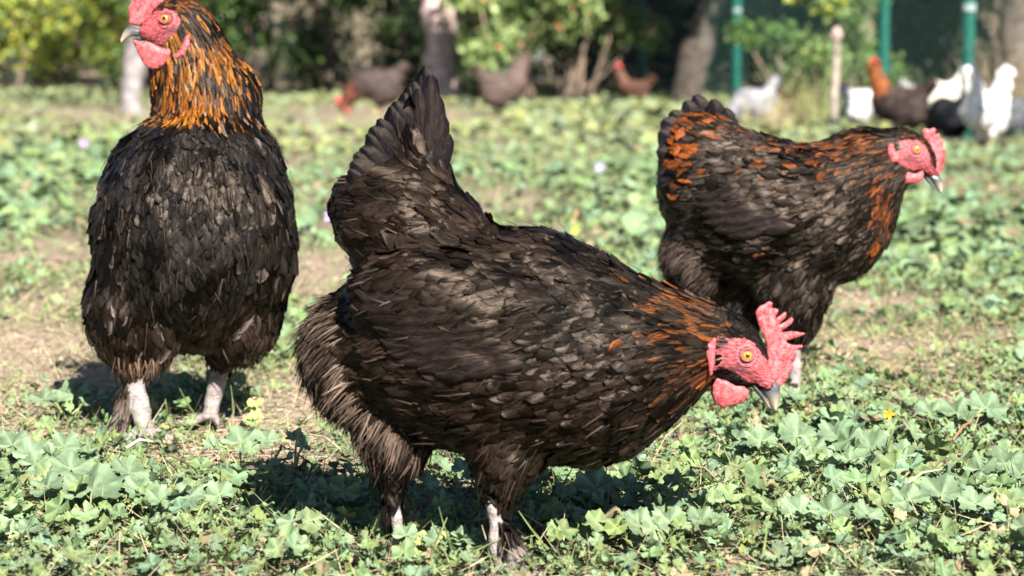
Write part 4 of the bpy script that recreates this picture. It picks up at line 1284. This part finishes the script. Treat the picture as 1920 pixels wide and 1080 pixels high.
def fence():
    posts = [gpt(2080, 300), gpt(1812, 262), gpt(1655, 240), gpt(1380, 204), gpt(1204, 184), gpt(1060, 166)]
    r = thing("wire_fence", "dark green welded wire fence running back into the shaded trees on the right", "fence", posts[1])
    GP = (.003, .085, .06); GW = (.002, .026, .019)
    for i, p in enumerate(posts):
        v, f = tube([p + [0, 0, -.2], p + [0, 0, 1.0], p + [0, 0, 2.2]], .036 if i < 3 else .04, 12)
        o = mk("post", v, f, M_PAINT, cols=np.tile(GP, (len(v), 1)), parent=r); settle(o)
        v, f = tube([p + [0, 0, 2.2], p + [0, 0, 2.215], p + [0, 0, 2.23]], [.044, .042, .01], 12)
        mk("post_cap", v, f, M_PAINT, cols=np.tile((.02, .03, .03), (len(v), 1)), parent=o)
        if i in (1, 3):   # pale clamp high on the post
            hz = .47 + (.03 if i == 1 else -.0)
            hz = (CAM[2] + (100 - (15 if i == 1 else 20)) / FPX * p[1])
            v, f = tube([p + [0, -.012, hz - .02], p + [0, -.012, hz + .02]], .038, 10)
            mk("clamp", v, f, M_PAINT, cols=np.tile((.25, .32, .30), (len(v), 1)), parent=o)
    for i in range(len(posts) - 1):
        a, b = posts[i], posts[i + 1]; L = np.linalg.norm(b - a); ps = []
        nb = int(L / .075)
        def bar(p0, p1, w):
            d = nrm(p1 - p0); s = nrm(np.cross(d, [0.3, 0.2, 0.93] if abs(d[2]) < .5 else [1.0, 0, 0])); u = np.cross(d, s)
            v = np.array([p0 + s * w, p0 - s * w * .5 + u * w * .87, p0 - s * w * .5 - u * w * .87, p1 + s * w, p1 - s * w * .5 + u * w * .87, p1 - s * w * .5 - u * w * .87])
            return v, np.array([[0, 1, 4, 3], [1, 2, 5, 4], [2, 0, 3, 5]])
        for j in range(1, nb):
            q = a + (b - a) * j / nb
            ps.append(bar(q, q + [0, 0, 2.0], .0019))
        for j in range(14):
            z_ = np.array([0, 0, .03 + j * .15])
            ps.append(bar(a + z_, b + z_, .0020))
        v, f = joined(ps)
        mk("wire_mesh", v, f, M_PAINT, cols=np.tile(GW, (len(v), 1)), parent=r, smooth=False, kind="stuff")
fence()

# ------------------------------------------------------------------ shrubs and trees
rs.seed(202)
LEAF_RHOMB = (np.array([[0, 0, 0], [-.34, .5, .08], [0, 1, -.06], [.34, .5, .08]]), np.array([[0, 3, 2], [0, 2, 1]]), np.array([.95, 1, 1.05, 1]))
LEAF_CURL = (np.array([[0, 0, 0], [-.28, .45, -.10], [0, 1.05, -.25], [.30, .5, -.06]]), np.array([[0, 3, 2], [0, 2, 1]]), np.array([.95, 1, 1.05, 1]))
def leaf_cloud(name, clumps, n, size, palette, parent, tilt=.8, accent=None, kind="stuff"):
    cl = np.array([c[:3] for c in clumps]); rr = np.array([c[3] for c in clumps]); p = rr ** 2 / (rr ** 2).sum()
    k = rs.choice(len(cl), n, p=p)
    u = nrm(rs.normal(0, 1, (n, 3))); rad = rs.rand(n, 1) ** (1 / 2.2)
    P = cl[k] + u * rad * rr[k][:, None] * np.array([1, 1, .8])
    ok = P[:, 2] > .03; P, u, k = P[ok], u[ok], k[ok]; n = len(P)
    N = u * .6 + np.array([.15, -.35, .6]) + rs.normal(0, tilt, (n, 3)) * .6
    pal = np.array(palette); C = pal[rs.randint(0, len(pal), n)] * rs.uniform(.7, 1.25, (n, 1))
    tone = rs.uniform(.8, 1.2, (len(cl), 1)); C = C * tone[k]
    if accent is not None:
        a = rs.rand(n) < accent[1]; C[a] = np.array(accent[0]) * rs.uniform(.7, 1.2, (a.sum(), 1))
    return scatter(name, [LEAF_RHOMB, LEAF_CURL], P, N, rs.uniform(.6, 1.3, n) * size, rs.uniform(0, 6.28, n), C, M_BACKLEAF, parent=parent, kind=kind)

def shrub(px, py, w, h, n, size, palette, label, accent=None, nm="shrub", depth=1.0, nc=16, low=0.0):
    b = gpt(px, py); b2 = b.copy()
    r = thing(nm, label, "shrub", b, group="shrubs along the edge of the field")
    cl = []
    for i in range(nc):
        a = rs.uniform(0, 6.28); q = rs.rand() ** .5
        x = math.cos(a) * w * .5 * q; y = math.sin(a) * depth * .5 * q; z = h * (low + (1 - low) * rs.uniform(.08, .9))
        cl.append((b[0] + x, b[1] + depth * .5 + y, z, rs.uniform(.16, .30) * min(w, h) * 1.0))
    leaf_cloud("crown", cl, n, size, palette, r, accent=accent)
    ps = []
    for i in range(7):
        c = cl[i]; p0 = np.array([b[0] + rs.uniform(-.15, .15) * w, b[1] + depth * .5, -.05]); p1 = np.array(c[:3])
        mid = (p0 + p1) / 2 + rs.normal(0, .05, 3)
        ps.append(tube([p0, mid, p1], [.025, .018, .006], 6))
    v, f = joined(ps)
    mk("stem", v, f, M_BARK, cols=np.tile((.16, .12, .09), (len(v), 1)), parent=r)

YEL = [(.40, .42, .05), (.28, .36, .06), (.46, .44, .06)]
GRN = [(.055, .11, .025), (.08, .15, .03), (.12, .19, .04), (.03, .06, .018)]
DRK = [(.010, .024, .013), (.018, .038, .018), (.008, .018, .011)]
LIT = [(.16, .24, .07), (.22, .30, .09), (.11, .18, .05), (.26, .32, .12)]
PINK = (.42, .20, .14)

shrub(60, 172, 2.2, 2.6, 7000, .085, YEL + YEL + GRN[1:3], "bright yellow green shrub at the far left edge", depth=1.4)
shrub(200, 176, 1.6, 2.4, 5000, .085, YEL + GRN[:2], "yellow green shrub behind the pale trunk", depth=1.4)
shrub(330, 178, 1.8, 2.6, 5000, .08, GRN + LIT[:1], "mid green shrub behind the left hen's head", depth=1.4)
shrub(500, 180, 1.7, 2.3, 5500, .075, GRN, "dark green shrub with pink dots right of the left hen's neck", accent=(PINK, .03), depth=1.4)
shrub(640, 182, 1.6, 2.5, 5000, .075, GRN + DRK[:2], "dark leafy shrub behind the pecking brown chicken", accent=(PINK, .02), depth=1.4)
shrub(735, 184, 1.2, 2.3, 3500, .075, GRN + DRK[:1], "dark narrow shrub left of the thick trunk", depth=1.2)
shrub(880, 190, 1.2, 1.5, 3600, .07, LIT + GRN[:1], "pale green shrub at the foot of the thick trunk", depth=.8)
shrub(965, 196, 1.3, 2.0, 4200, .085, LIT, "sunlit light green shrub above the grey brown chicken", accent=((.55, .25, .13), .05), depth=.8)
shrub(1085, 192, 1.4, 1.9, 4200, .09, LIT, "light green shrub with a few orange leaves left of the fence", accent=((.55, .25, .13), .04), depth=.8, low=.3)
# the wood beyond, one dark mass
def far_wood():
    cl = []
    for i in range(170):
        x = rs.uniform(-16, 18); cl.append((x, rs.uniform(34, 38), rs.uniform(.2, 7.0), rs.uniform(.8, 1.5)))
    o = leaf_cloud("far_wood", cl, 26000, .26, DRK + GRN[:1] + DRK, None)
    for f in range(3):
        pass
far_wood()
# shaded thicket behind the fence
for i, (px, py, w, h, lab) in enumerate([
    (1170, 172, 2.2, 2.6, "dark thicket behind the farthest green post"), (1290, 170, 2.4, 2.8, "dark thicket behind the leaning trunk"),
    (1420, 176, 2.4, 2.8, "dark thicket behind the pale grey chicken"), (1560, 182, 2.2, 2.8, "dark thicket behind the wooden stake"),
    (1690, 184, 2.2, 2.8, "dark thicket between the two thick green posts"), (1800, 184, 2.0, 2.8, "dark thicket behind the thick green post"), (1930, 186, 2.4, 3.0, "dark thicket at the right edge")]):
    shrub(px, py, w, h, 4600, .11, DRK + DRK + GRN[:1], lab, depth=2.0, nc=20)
shrub(1530, 226, .7, .62, 900, .055, LIT + GRN[:2], "low light green bush left of the wooden stake", depth=.4, nc=9)
shrub(1600, 214, .9, 1.0, 1100, .06, GRN[:3] + LIT[:1], "thin green bush just right of the wooden stake", depth=.4, nc=9)
shrub(1465, 212, .7, .8, 700, .06, GRN[:2] + LIT[2:3], "small green bush behind the pale grey chicken's tail", depth=.4, nc=8)

rs.seed(404)
def tree(px, py, pts, rad, label, barkc, crown=None, n=0, size=.1, pal=GRN, limbs=3, accent=None):
    b = gpt(px, py)
    r = thing("tree", label, "tree", b, group="trees along the edge of the field")
    P = [b + np.array(p, float) for p in pts]
    # densify with wobble
    Pd, Rd = [], []
    for i in range(len(P) - 1):
        for t in np.linspace(0, 1, 7)[:-1]:
            Pd.append(P[i] * (1 - t) + P[i + 1] * t); Rd.append(rad[i] * (1 - t) + rad[i + 1] * t)
    Pd.append(P[-1]); Rd.append(rad[-1])
    v, f = tube(Pd, np.array(Rd), 14)
    v = v + nrm(v - np.repeat(np.array(Pd), 14, axis=0)) * np.array([mnoise.noise(Vector(p * 5)) for p in v])[:, None] * rad[0] * .35
    c = np.array(barkc) * (1 + .25 * np.array([mnoise.noise(Vector(p * 3)) for p in v])[:, None])
    mk("trunk", v, f, M_BARK, cols=c, parent=r)
    top = P[-1]
    for i in range(limbs):
        a = 6.28 * i / limbs + rs.uniform(-.4, .4); s = P[-1] * .5 + P[-2] * .5; L = rs.uniform(.8, 1.4)
        e = s + np.array([math.cos(a) * L, math.sin(a) * L, L * .8]); mid = (s + e) / 2 + np.array([0, 0, -.12])
        v, f = tube([s, mid, e], [rad[-1] * .8, rad[-1] * .55, .015], 8)
        mk("limb", v, f, M_BARK, cols=np.tile(barkc, (len(v), 1)), parent=r)
    if crown:
        cl = [(b[0] + crown[0] + rs.normal(0, crown[3]) , b[1] + crown[1] + rs.normal(0, crown[3]), max(crown[5] if len(crown) > 5 else 1.2, crown[2] + rs.normal(0, crown[4])), rs.uniform(.35, .75)) for _ in range(26)]
        leaf_cloud("crown", cl, n, size, pal, r, accent=accent)

tree(248, 214, [(0, 0, -.1), (-.02, 0, .12), (.05, .02, .5), (.12, .05, 1.6), (.0, .1, 2.6)], [.115, .085, .075, .07, .05], "young tree with pale whitish trunk behind the left hen's beak", (.19, .17, .165),
     (0, .9, 4.2, .8, .5, 3.2), 1800, .09, LIT)
tree(835, 190, [(0, 0, -.1), (-.03, 0, .5), (-.1, .05, 1.1), (-.2, .1, 2.6)], [.20, .15, .17, .12], "thick pinkish grey trunk behind the middle hen's tail", (.46, .34, .31),
     (0, .9, 4.6, 1.0, .5, 3.6), 2500, .10, GRN)
tree(985, 192, [(0, 0, -.1), (.0, 0, .4), (-.08, .02, 1.0), (.05, .1, 2.2)], [.10, .07, .06, .05], "slim brown trunk inside the sunlit light green shrub", (.30, .19, .15),
     (0, -.2, 3.6, .7, .5, 2.8), 2000, .09, LIT)
tree(1275, 196, [(0, 0, -.1), (.12, 0, .35), (.35, .05, 1.2), (.6, .1, 3.0)], [.17, .13, .11, .10], "leaning grey brown trunk behind the wire fence", (.085, .068, .056),
     (.5, .3, 4.4, 1.6, .7, 2.6), 10000, .14, GRN[:1] + DRK)
tree(1590, 196, [(0, 0, -.1), (.15, 0, .8), (.45, .05, 2.0), (.6, .1, 3.2)], [.10, .08, .07, .06], "slim leaning trunk right of the wooden stake", (.20, .17, .12),
     (.5, .0, 4.4, 1.6, .7, 2.6), 10000, .14, GRN[:1] + DRK)
tree(1900, 205, [(0, 0, -.1), (.0, 0, 1.0), (.1, .05, 3.0)], [.16, .13, .11], "dark trunk in the shade near the right edge", (.10, .08, .065),
     (.2, -.3, 4.4, 1.7, .8, 2.6), 11000, .14, GRN[:1] + DRK)
tree(1480, 178, [(0, 0, -.1), (.0, 0, 1.0), (-.1, .05, 3.0)], [.16, .13, .11], "dark trunk deep in the shade behind the wooden stake", (.10, .08, .065),
     (.0, -.5, 4.6, 2.0, .8, 2.6), 11000, .15, GRN[:1] + DRK)
# low hanging sunlit twigs at the top right
def hanging(px, py, D, n, label):
    p = wpt(px, py, D)
    r = thing("hanging_branch", label, "branch", (p[0], p[1], p[2] + .5))
    cl = [(p[0] + rs.normal(0, .16), p[1] + rs.normal(0, .15), p[2] + .12 + rs.uniform(-.12, .5), rs.uniform(.07, .14)) for _ in range(12)]
    leaf_cloud("leaves", cl, n, .075, LIT + YEL[:1], r)
    v, f = tube([p + [.5, .5, 1.7], p + [.1, .1, .9], p + [0, 0, .1]], [.025, .015, .006], 6)
    mk("twig", v, f, M_BARK, cols=np.tile((.2, .14, .1), (len(v), 1)), parent=r)
hanging(1535, 20, 15.0, 500, "sunlit leafy branch hanging into the top right left of the thick posts")

# wooden stake
def stake():
    b = gpt(1563, 256)
    r = thing("wooden_stake", "pale weathered wooden stake standing upright before the dark thicket", "stake", b)
    v, f = tube([b + [0, 0, -.1], b + [0, 0, .2], b + [.012, 0, .45], b + [.01, 0, .56]], [.023, .022, .021, .020], 9)
    mk("pole", v, f, M_BARK, cols=np.tile((.30, .25, .21), (len(v), 1)), parent=r)
    t = b + np.array([.01, 0, .58])
    v, f = tube([t - [0, 0, .035], t, t + [0, 0, .04]], [.028, .040, .010], 9)
    mk("knob", v, f, M_BARK, cols=np.tile((.34, .24, .20), (len(v), 1)), parent=r)
stake()

# tall grass tufts by the fence
def tall_tuft(px, py, n, h, label, colr):
    b = gpt(px, py)
    P = b + np.stack([rs.normal(0, .09, n), rs.normal(0, .06, n), np.zeros(n)], -1)
    VV, FF, CC, off = [], [], [], 0
    for i in range(n):
        L = h * rs.uniform(.5, 1.1); lean = rs.normal(0, .25, 2); w = .006
        for k in range(5):
            t = k / 4; q = P[i] + np.array([lean[0] * L * t * t, lean[1] * L * t * t, L * t]); ww = w * (1 - t * .8)
            VV += [q - [ww, 0, 0], q + [ww, 0, 0]]; CC += [np.array(colr) * rs.uniform(.8, 1.1)] * 2
        FF += [[off + 2 * k, off + 2 * k + 1, off + 2 * k + 3, off + 2 * k + 2] for k in range(4)]; off += 10
    o = mk("grass_tuft", np.array(VV), np.array(FF), M_STRAW, cols=np.array(CC))
    o["label"] = label; o["category"] = "grass tuft"; o["group"] = "tall grass tufts by the fence"
tall_tuft(1525, 240, 60, .40, "tall pale grass tuft just left of the wooden stake", (.24, .25, .10))
tall_tuft(1470, 236, 40, .36, "dry brown grass tuft right of the pale grey chicken", (.20, .13, .07))
tall_tuft(1440, 250, 44, .22, "short straw coloured tuft below the pale grey chicken", (.30, .25, .14))
tall_tuft(1885, 262, 50, .55, "tall brownish grass tuft right of the tall white chicken", (.18, .13, .08))
tall_tuft(1905, 250, 40, .50, "dry grass tuft at the right edge behind the dark grey chicken", (.17, .13, .08))

rs.seed(303)
# ------------------------------------------------------------------ single mallow plants in the foreground, their leaves as parts
def mallow(px, py, leaves, label, height=.026, col=(.130, .188, .104), flat=.5):
    b = gpt(px, py)
    r = thing("mallow_plant", label, "plant", b, group="broad leaved mallow plants")
    D = b[1]; s = D / FPX
    for (dx, dy, R) in leaves:
        # position: offset across, dy is up in the photograph -> a little up and back
        hz = height + max(0, dy) * s * .35
        p = b + np.array([dx * s, max(-.05, dy * s * 1.2), hz + ground_h(b[0], b[1])])
        N = nrm(np.array([rs.normal(.1, .2) + dx * .0006, -.55 * flat * 2 + rs.normal(0, .15), .9]))
        sc_ = R * s * .92
        tv, tf, sh = TPL_HERO[rs.randint(4)]
        tf = [f for f in tf]
        ref = np.array([0, 0, 1.0]); T = nrm(np.cross(ref, N)); Bv = np.cross(N, T); sp = rs.uniform(-.9, .9) + math.pi * 0
        X = T * math.cos(sp) + Bv * math.sin(sp); Y = -T * math.sin(sp) + Bv * math.cos(sp)
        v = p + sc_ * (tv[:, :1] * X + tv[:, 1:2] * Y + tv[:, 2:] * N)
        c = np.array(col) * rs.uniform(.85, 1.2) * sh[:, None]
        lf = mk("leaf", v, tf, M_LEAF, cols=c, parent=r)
        settle(lf)
        v, f = tube([b + [0, 0, .0], (b + p) / 2 + [0, 0, .012], p], [.0016, .0014, .001], 5)
        mk("leaf_stalk", v, f, M_LEAF, cols=np.tile((.22, .26, .10), (len(v), 1)), parent=lf)
for args in [
    (170, 985, [(0, 20, 72), (-55, 95, 50), (60, 80, 45), (-90, 30, 42), (90, 20, 40)], "large fan leaved mallow in the lower left corner area"),
    (60, 900, [(0, 20, 45), (-50, 60, 38), (50, 55, 36), (10, -20, 34)], "mallow with folded leaves at the left edge"),
    (130, 800, [(0, 40, 42), (45, 25, 34), (-50, 20, 30)], "mallow left of the left hen's foot"),
    (450, 880, [(0, 20, 44), (50, 30, 30), (-50, 10, 26)], "mallow with broad pale leaf in front of the left hen's far foot"),
    (552, 900, [(0, 50, 26), (16, 20, 16)], "single small mallow leaf standing in the shadow behind the middle hen"),
    (620, 985, [(0, 30, 34), (45, 10, 28), (-40, 15, 26)], "mallow catching the sun at the shadow's edge left of the middle hen's feet"),
    (1120, 985, [(0, 40, 50), (-60, 10, 36), (60, 40, 38), (10, -20, 30)], "mallow under the middle hen's breast"),
    (1260, 1050, [(0, 20, 46), (60, 30, 36), (-60, 20, 36)], "mallow at the bottom edge right of the middle hen's foot"),
    (1500, 880, [(0, 45, 52), (80, 40, 50), (-70, 30, 38), (20, -20, 36)], "mallow with broad leaves below the middle hen's beak"),
    (1640, 900, [(0, 40, 48), (60, 10, 40), (-50, -10, 34)], "mallow in the middle of the lush patch on the right"),
    (1800, 830, [(0, 30, 44), (60, 50, 42), (-50, 30, 34)], "mallow beside the bare soil at the right"),
    (1890, 930, [(0, 30, 46), (-50, 10, 38), (20, -30, 38)], "mallow with dark gaps beneath at the right edge"),
    (1770, 1010, [(0, 30, 50), (-70, 10, 44), (60, 0, 44)], "mallow near the lower right corner"),
    (1560, 1040, [(0, 20, 48), (-60, 20, 42), (70, 10, 40)], "mallow at the bottom edge left of the lower right corner"),
    (820, 1060, [(-60, 10, 30), (50, 0, 28), (0, -10, 30)], "low mallow between the middle hen's feet"),
    (350, 1010, [(0, 20, 40), (60, 30, 34), (-50, 10, 36)], "mallow at the bottom below the left hen"),
]:
    mallow(*args)

# small upright yellowish weed by the middle hen's far foot
def weed(px, py, hpx, label):
    b = gpt(px, py); s = b[1] / FPX
    r = thing("small_weed", label, "weed", b)
    top = b + np.array([-.006, 0, hpx * s])
    v, f = tube([b, (b + top) / 2 + [.004, 0, 0], top], [.0014, .0012, .0008], 5)
    mk("stem", v, f, M_LEAF, cols=np.tile((.4, .38, .14), (len(v), 1)), parent=r)
    for i in range(11):
        t = rs.uniform(.35, 1); p = b * (1 - t) + top * t + rs.normal(0, .008, 3) * [1, 1, .5]
        tv, tf, sh = TPL_SML[i % 3]; N = nrm(np.array([rs.normal(0, .5), -.5, .8])); T = nrm(np.cross([0, 0, 1.0], N)); Bv = np.cross(N, T)
        v = p + .0075 * rs.uniform(.7, 1.2) * (tv[:, :1] * T + tv[:, 1:2] * Bv + tv[:, 2:] * N)
        mk("leaf", v, tf, M_LEAF, cols=np.array((.33, .38, .12)) * sh[:, None], parent=r)
weed(738, 1030, 75, "small yellowish weed sprig before the middle hen's far foot")
weed(800, 1060, 60, "low yellowish weed sprig between the middle hen's feet")
weed(480, 800, 45, "yellow green sprig right of the left hen's far foot")

# small flowers
def flower(px, py, D, R, colr, label, h=None):
    p = wpt(px, py, D)
    r = thing("flower", label, "flower", (p[0], p[1], 0))
    v, f = tube([[p[0], p[1] + .01, 0], [p[0], p[1], p[2]]], [.0015, .001], 5)
    mk("stem", v, f, M_LEAF, cols=np.tile((.2, .26, .1), (len(v), 1)), parent=r)
    for i in range(5):
        a = 6.28 * i / 5; d = np.array([math.cos(a), -.35, math.sin(a)]); sd_ = np.array([-math.sin(a), 0, math.cos(a)])
        v = np.array([p, p + d * R * .6 - sd_ * R * .32, p + d * R - sd_ * R * .18, p + d * R + sd_ * R * .18, p + d * R * .6 + sd_ * R * .32])
        mk("petal", v, np.array([[0, 1, 4], [1, 3, 4], [1, 2, 3]]), M_PETAL, cols=np.tile(colr, (5, 1)), parent=r)
flower(620, 405, 4.6, .013, (.62, .36, .72), "lilac mallow flower at the left edge of the middle hen's tail")
flower(158, 268, 9.0, .018, (.62, .36, .72), "tiny lilac flower in the field left of the left hen")
flower(1125, 313, 7.5, .016, (.6, .5, .8), "tiny pale lilac flower in the field between the two right hens")
flower(1078, 432, 4.9, .009, (.75, .55, .08), "small yellow flower above the middle hen's back")
flower(1666, 776, 2.95, .007, (.85, .45, .04), "tiny orange flower beside the bare soil")

# dry stalks lying on the weeds
def stalk(px, py, dx, dy, R, colr, label):
    a = gpt(px, py); b = gpt(px + dx, py - dy)
    a[2] = .028; b[2] = .034; m = (a + b) / 2 + np.array([0, 0, .006])
    v, f = tube([a, m, b], [R, R * .9, R * .5], 6)
    o = mk("dry_stalk", v, f, M_STRAW, cols=np.tile(colr, (len(v), 1)))
    o["label"] = label; o["category"] = "dry stalk"; o["group"] = "dry stalks lying in the weeds"
ST = (.46, .38, .24); RD = (.30, .17, .11)
for a in [(1690, 965, 75, 25, .0016, ST, "pale straw stalk slanting up to the right in the lush patch on the right"),
          (1785, 872, 40, 30, .0018, RD, "reddish twig over the dark gap near the right edge"),
          (1770, 925, 45, 18, .0016, RD, "short reddish twig under the dark gap near the right edge"),
          (1730, 985, 55, -45, .0013, ST, "thin pale stem slanting down to the right near the lower right corner"),
          (238, 886, 50, 2, .0022, (.40, .36, .26), "short whitish straw lying before the left hen's foot"),
          (1300, 925, 45, -38, .0016, ST, "bent pale straw below the middle hen's wattle"),
          (1390, 955, 12, -55, .0015, RD, "reddish stem below the middle hen's beak"),
          (350, 985, 70, 14, .0015, ST, "long thin straw at the bottom left of the middle hen's shadow"),
          (640, 890, -60, 20, .0014, ST, "thin straw crossing the middle hen's shadow")]:
    stalk(*a)
def dry_grass():
    b = gpt(1072, 436)
    v = np.array([b + [-.006, 0, 0], b + [.006, 0, 0], b + [.001, .01, .03], b + [.013, .01, .032], b + [.012, .01, .062], b + [.017, .012, .060]])
    o = mk("dry_grass", v, np.array([[0, 1, 3, 2], [2, 3, 5, 4]]), M_STRAW, cols=np.tile((.45, .27, .13), (6, 1)))
    o["label"] = "orange brown dry grass blade standing above the middle hen's back"; o["category"] = "grass"
dry_grass()
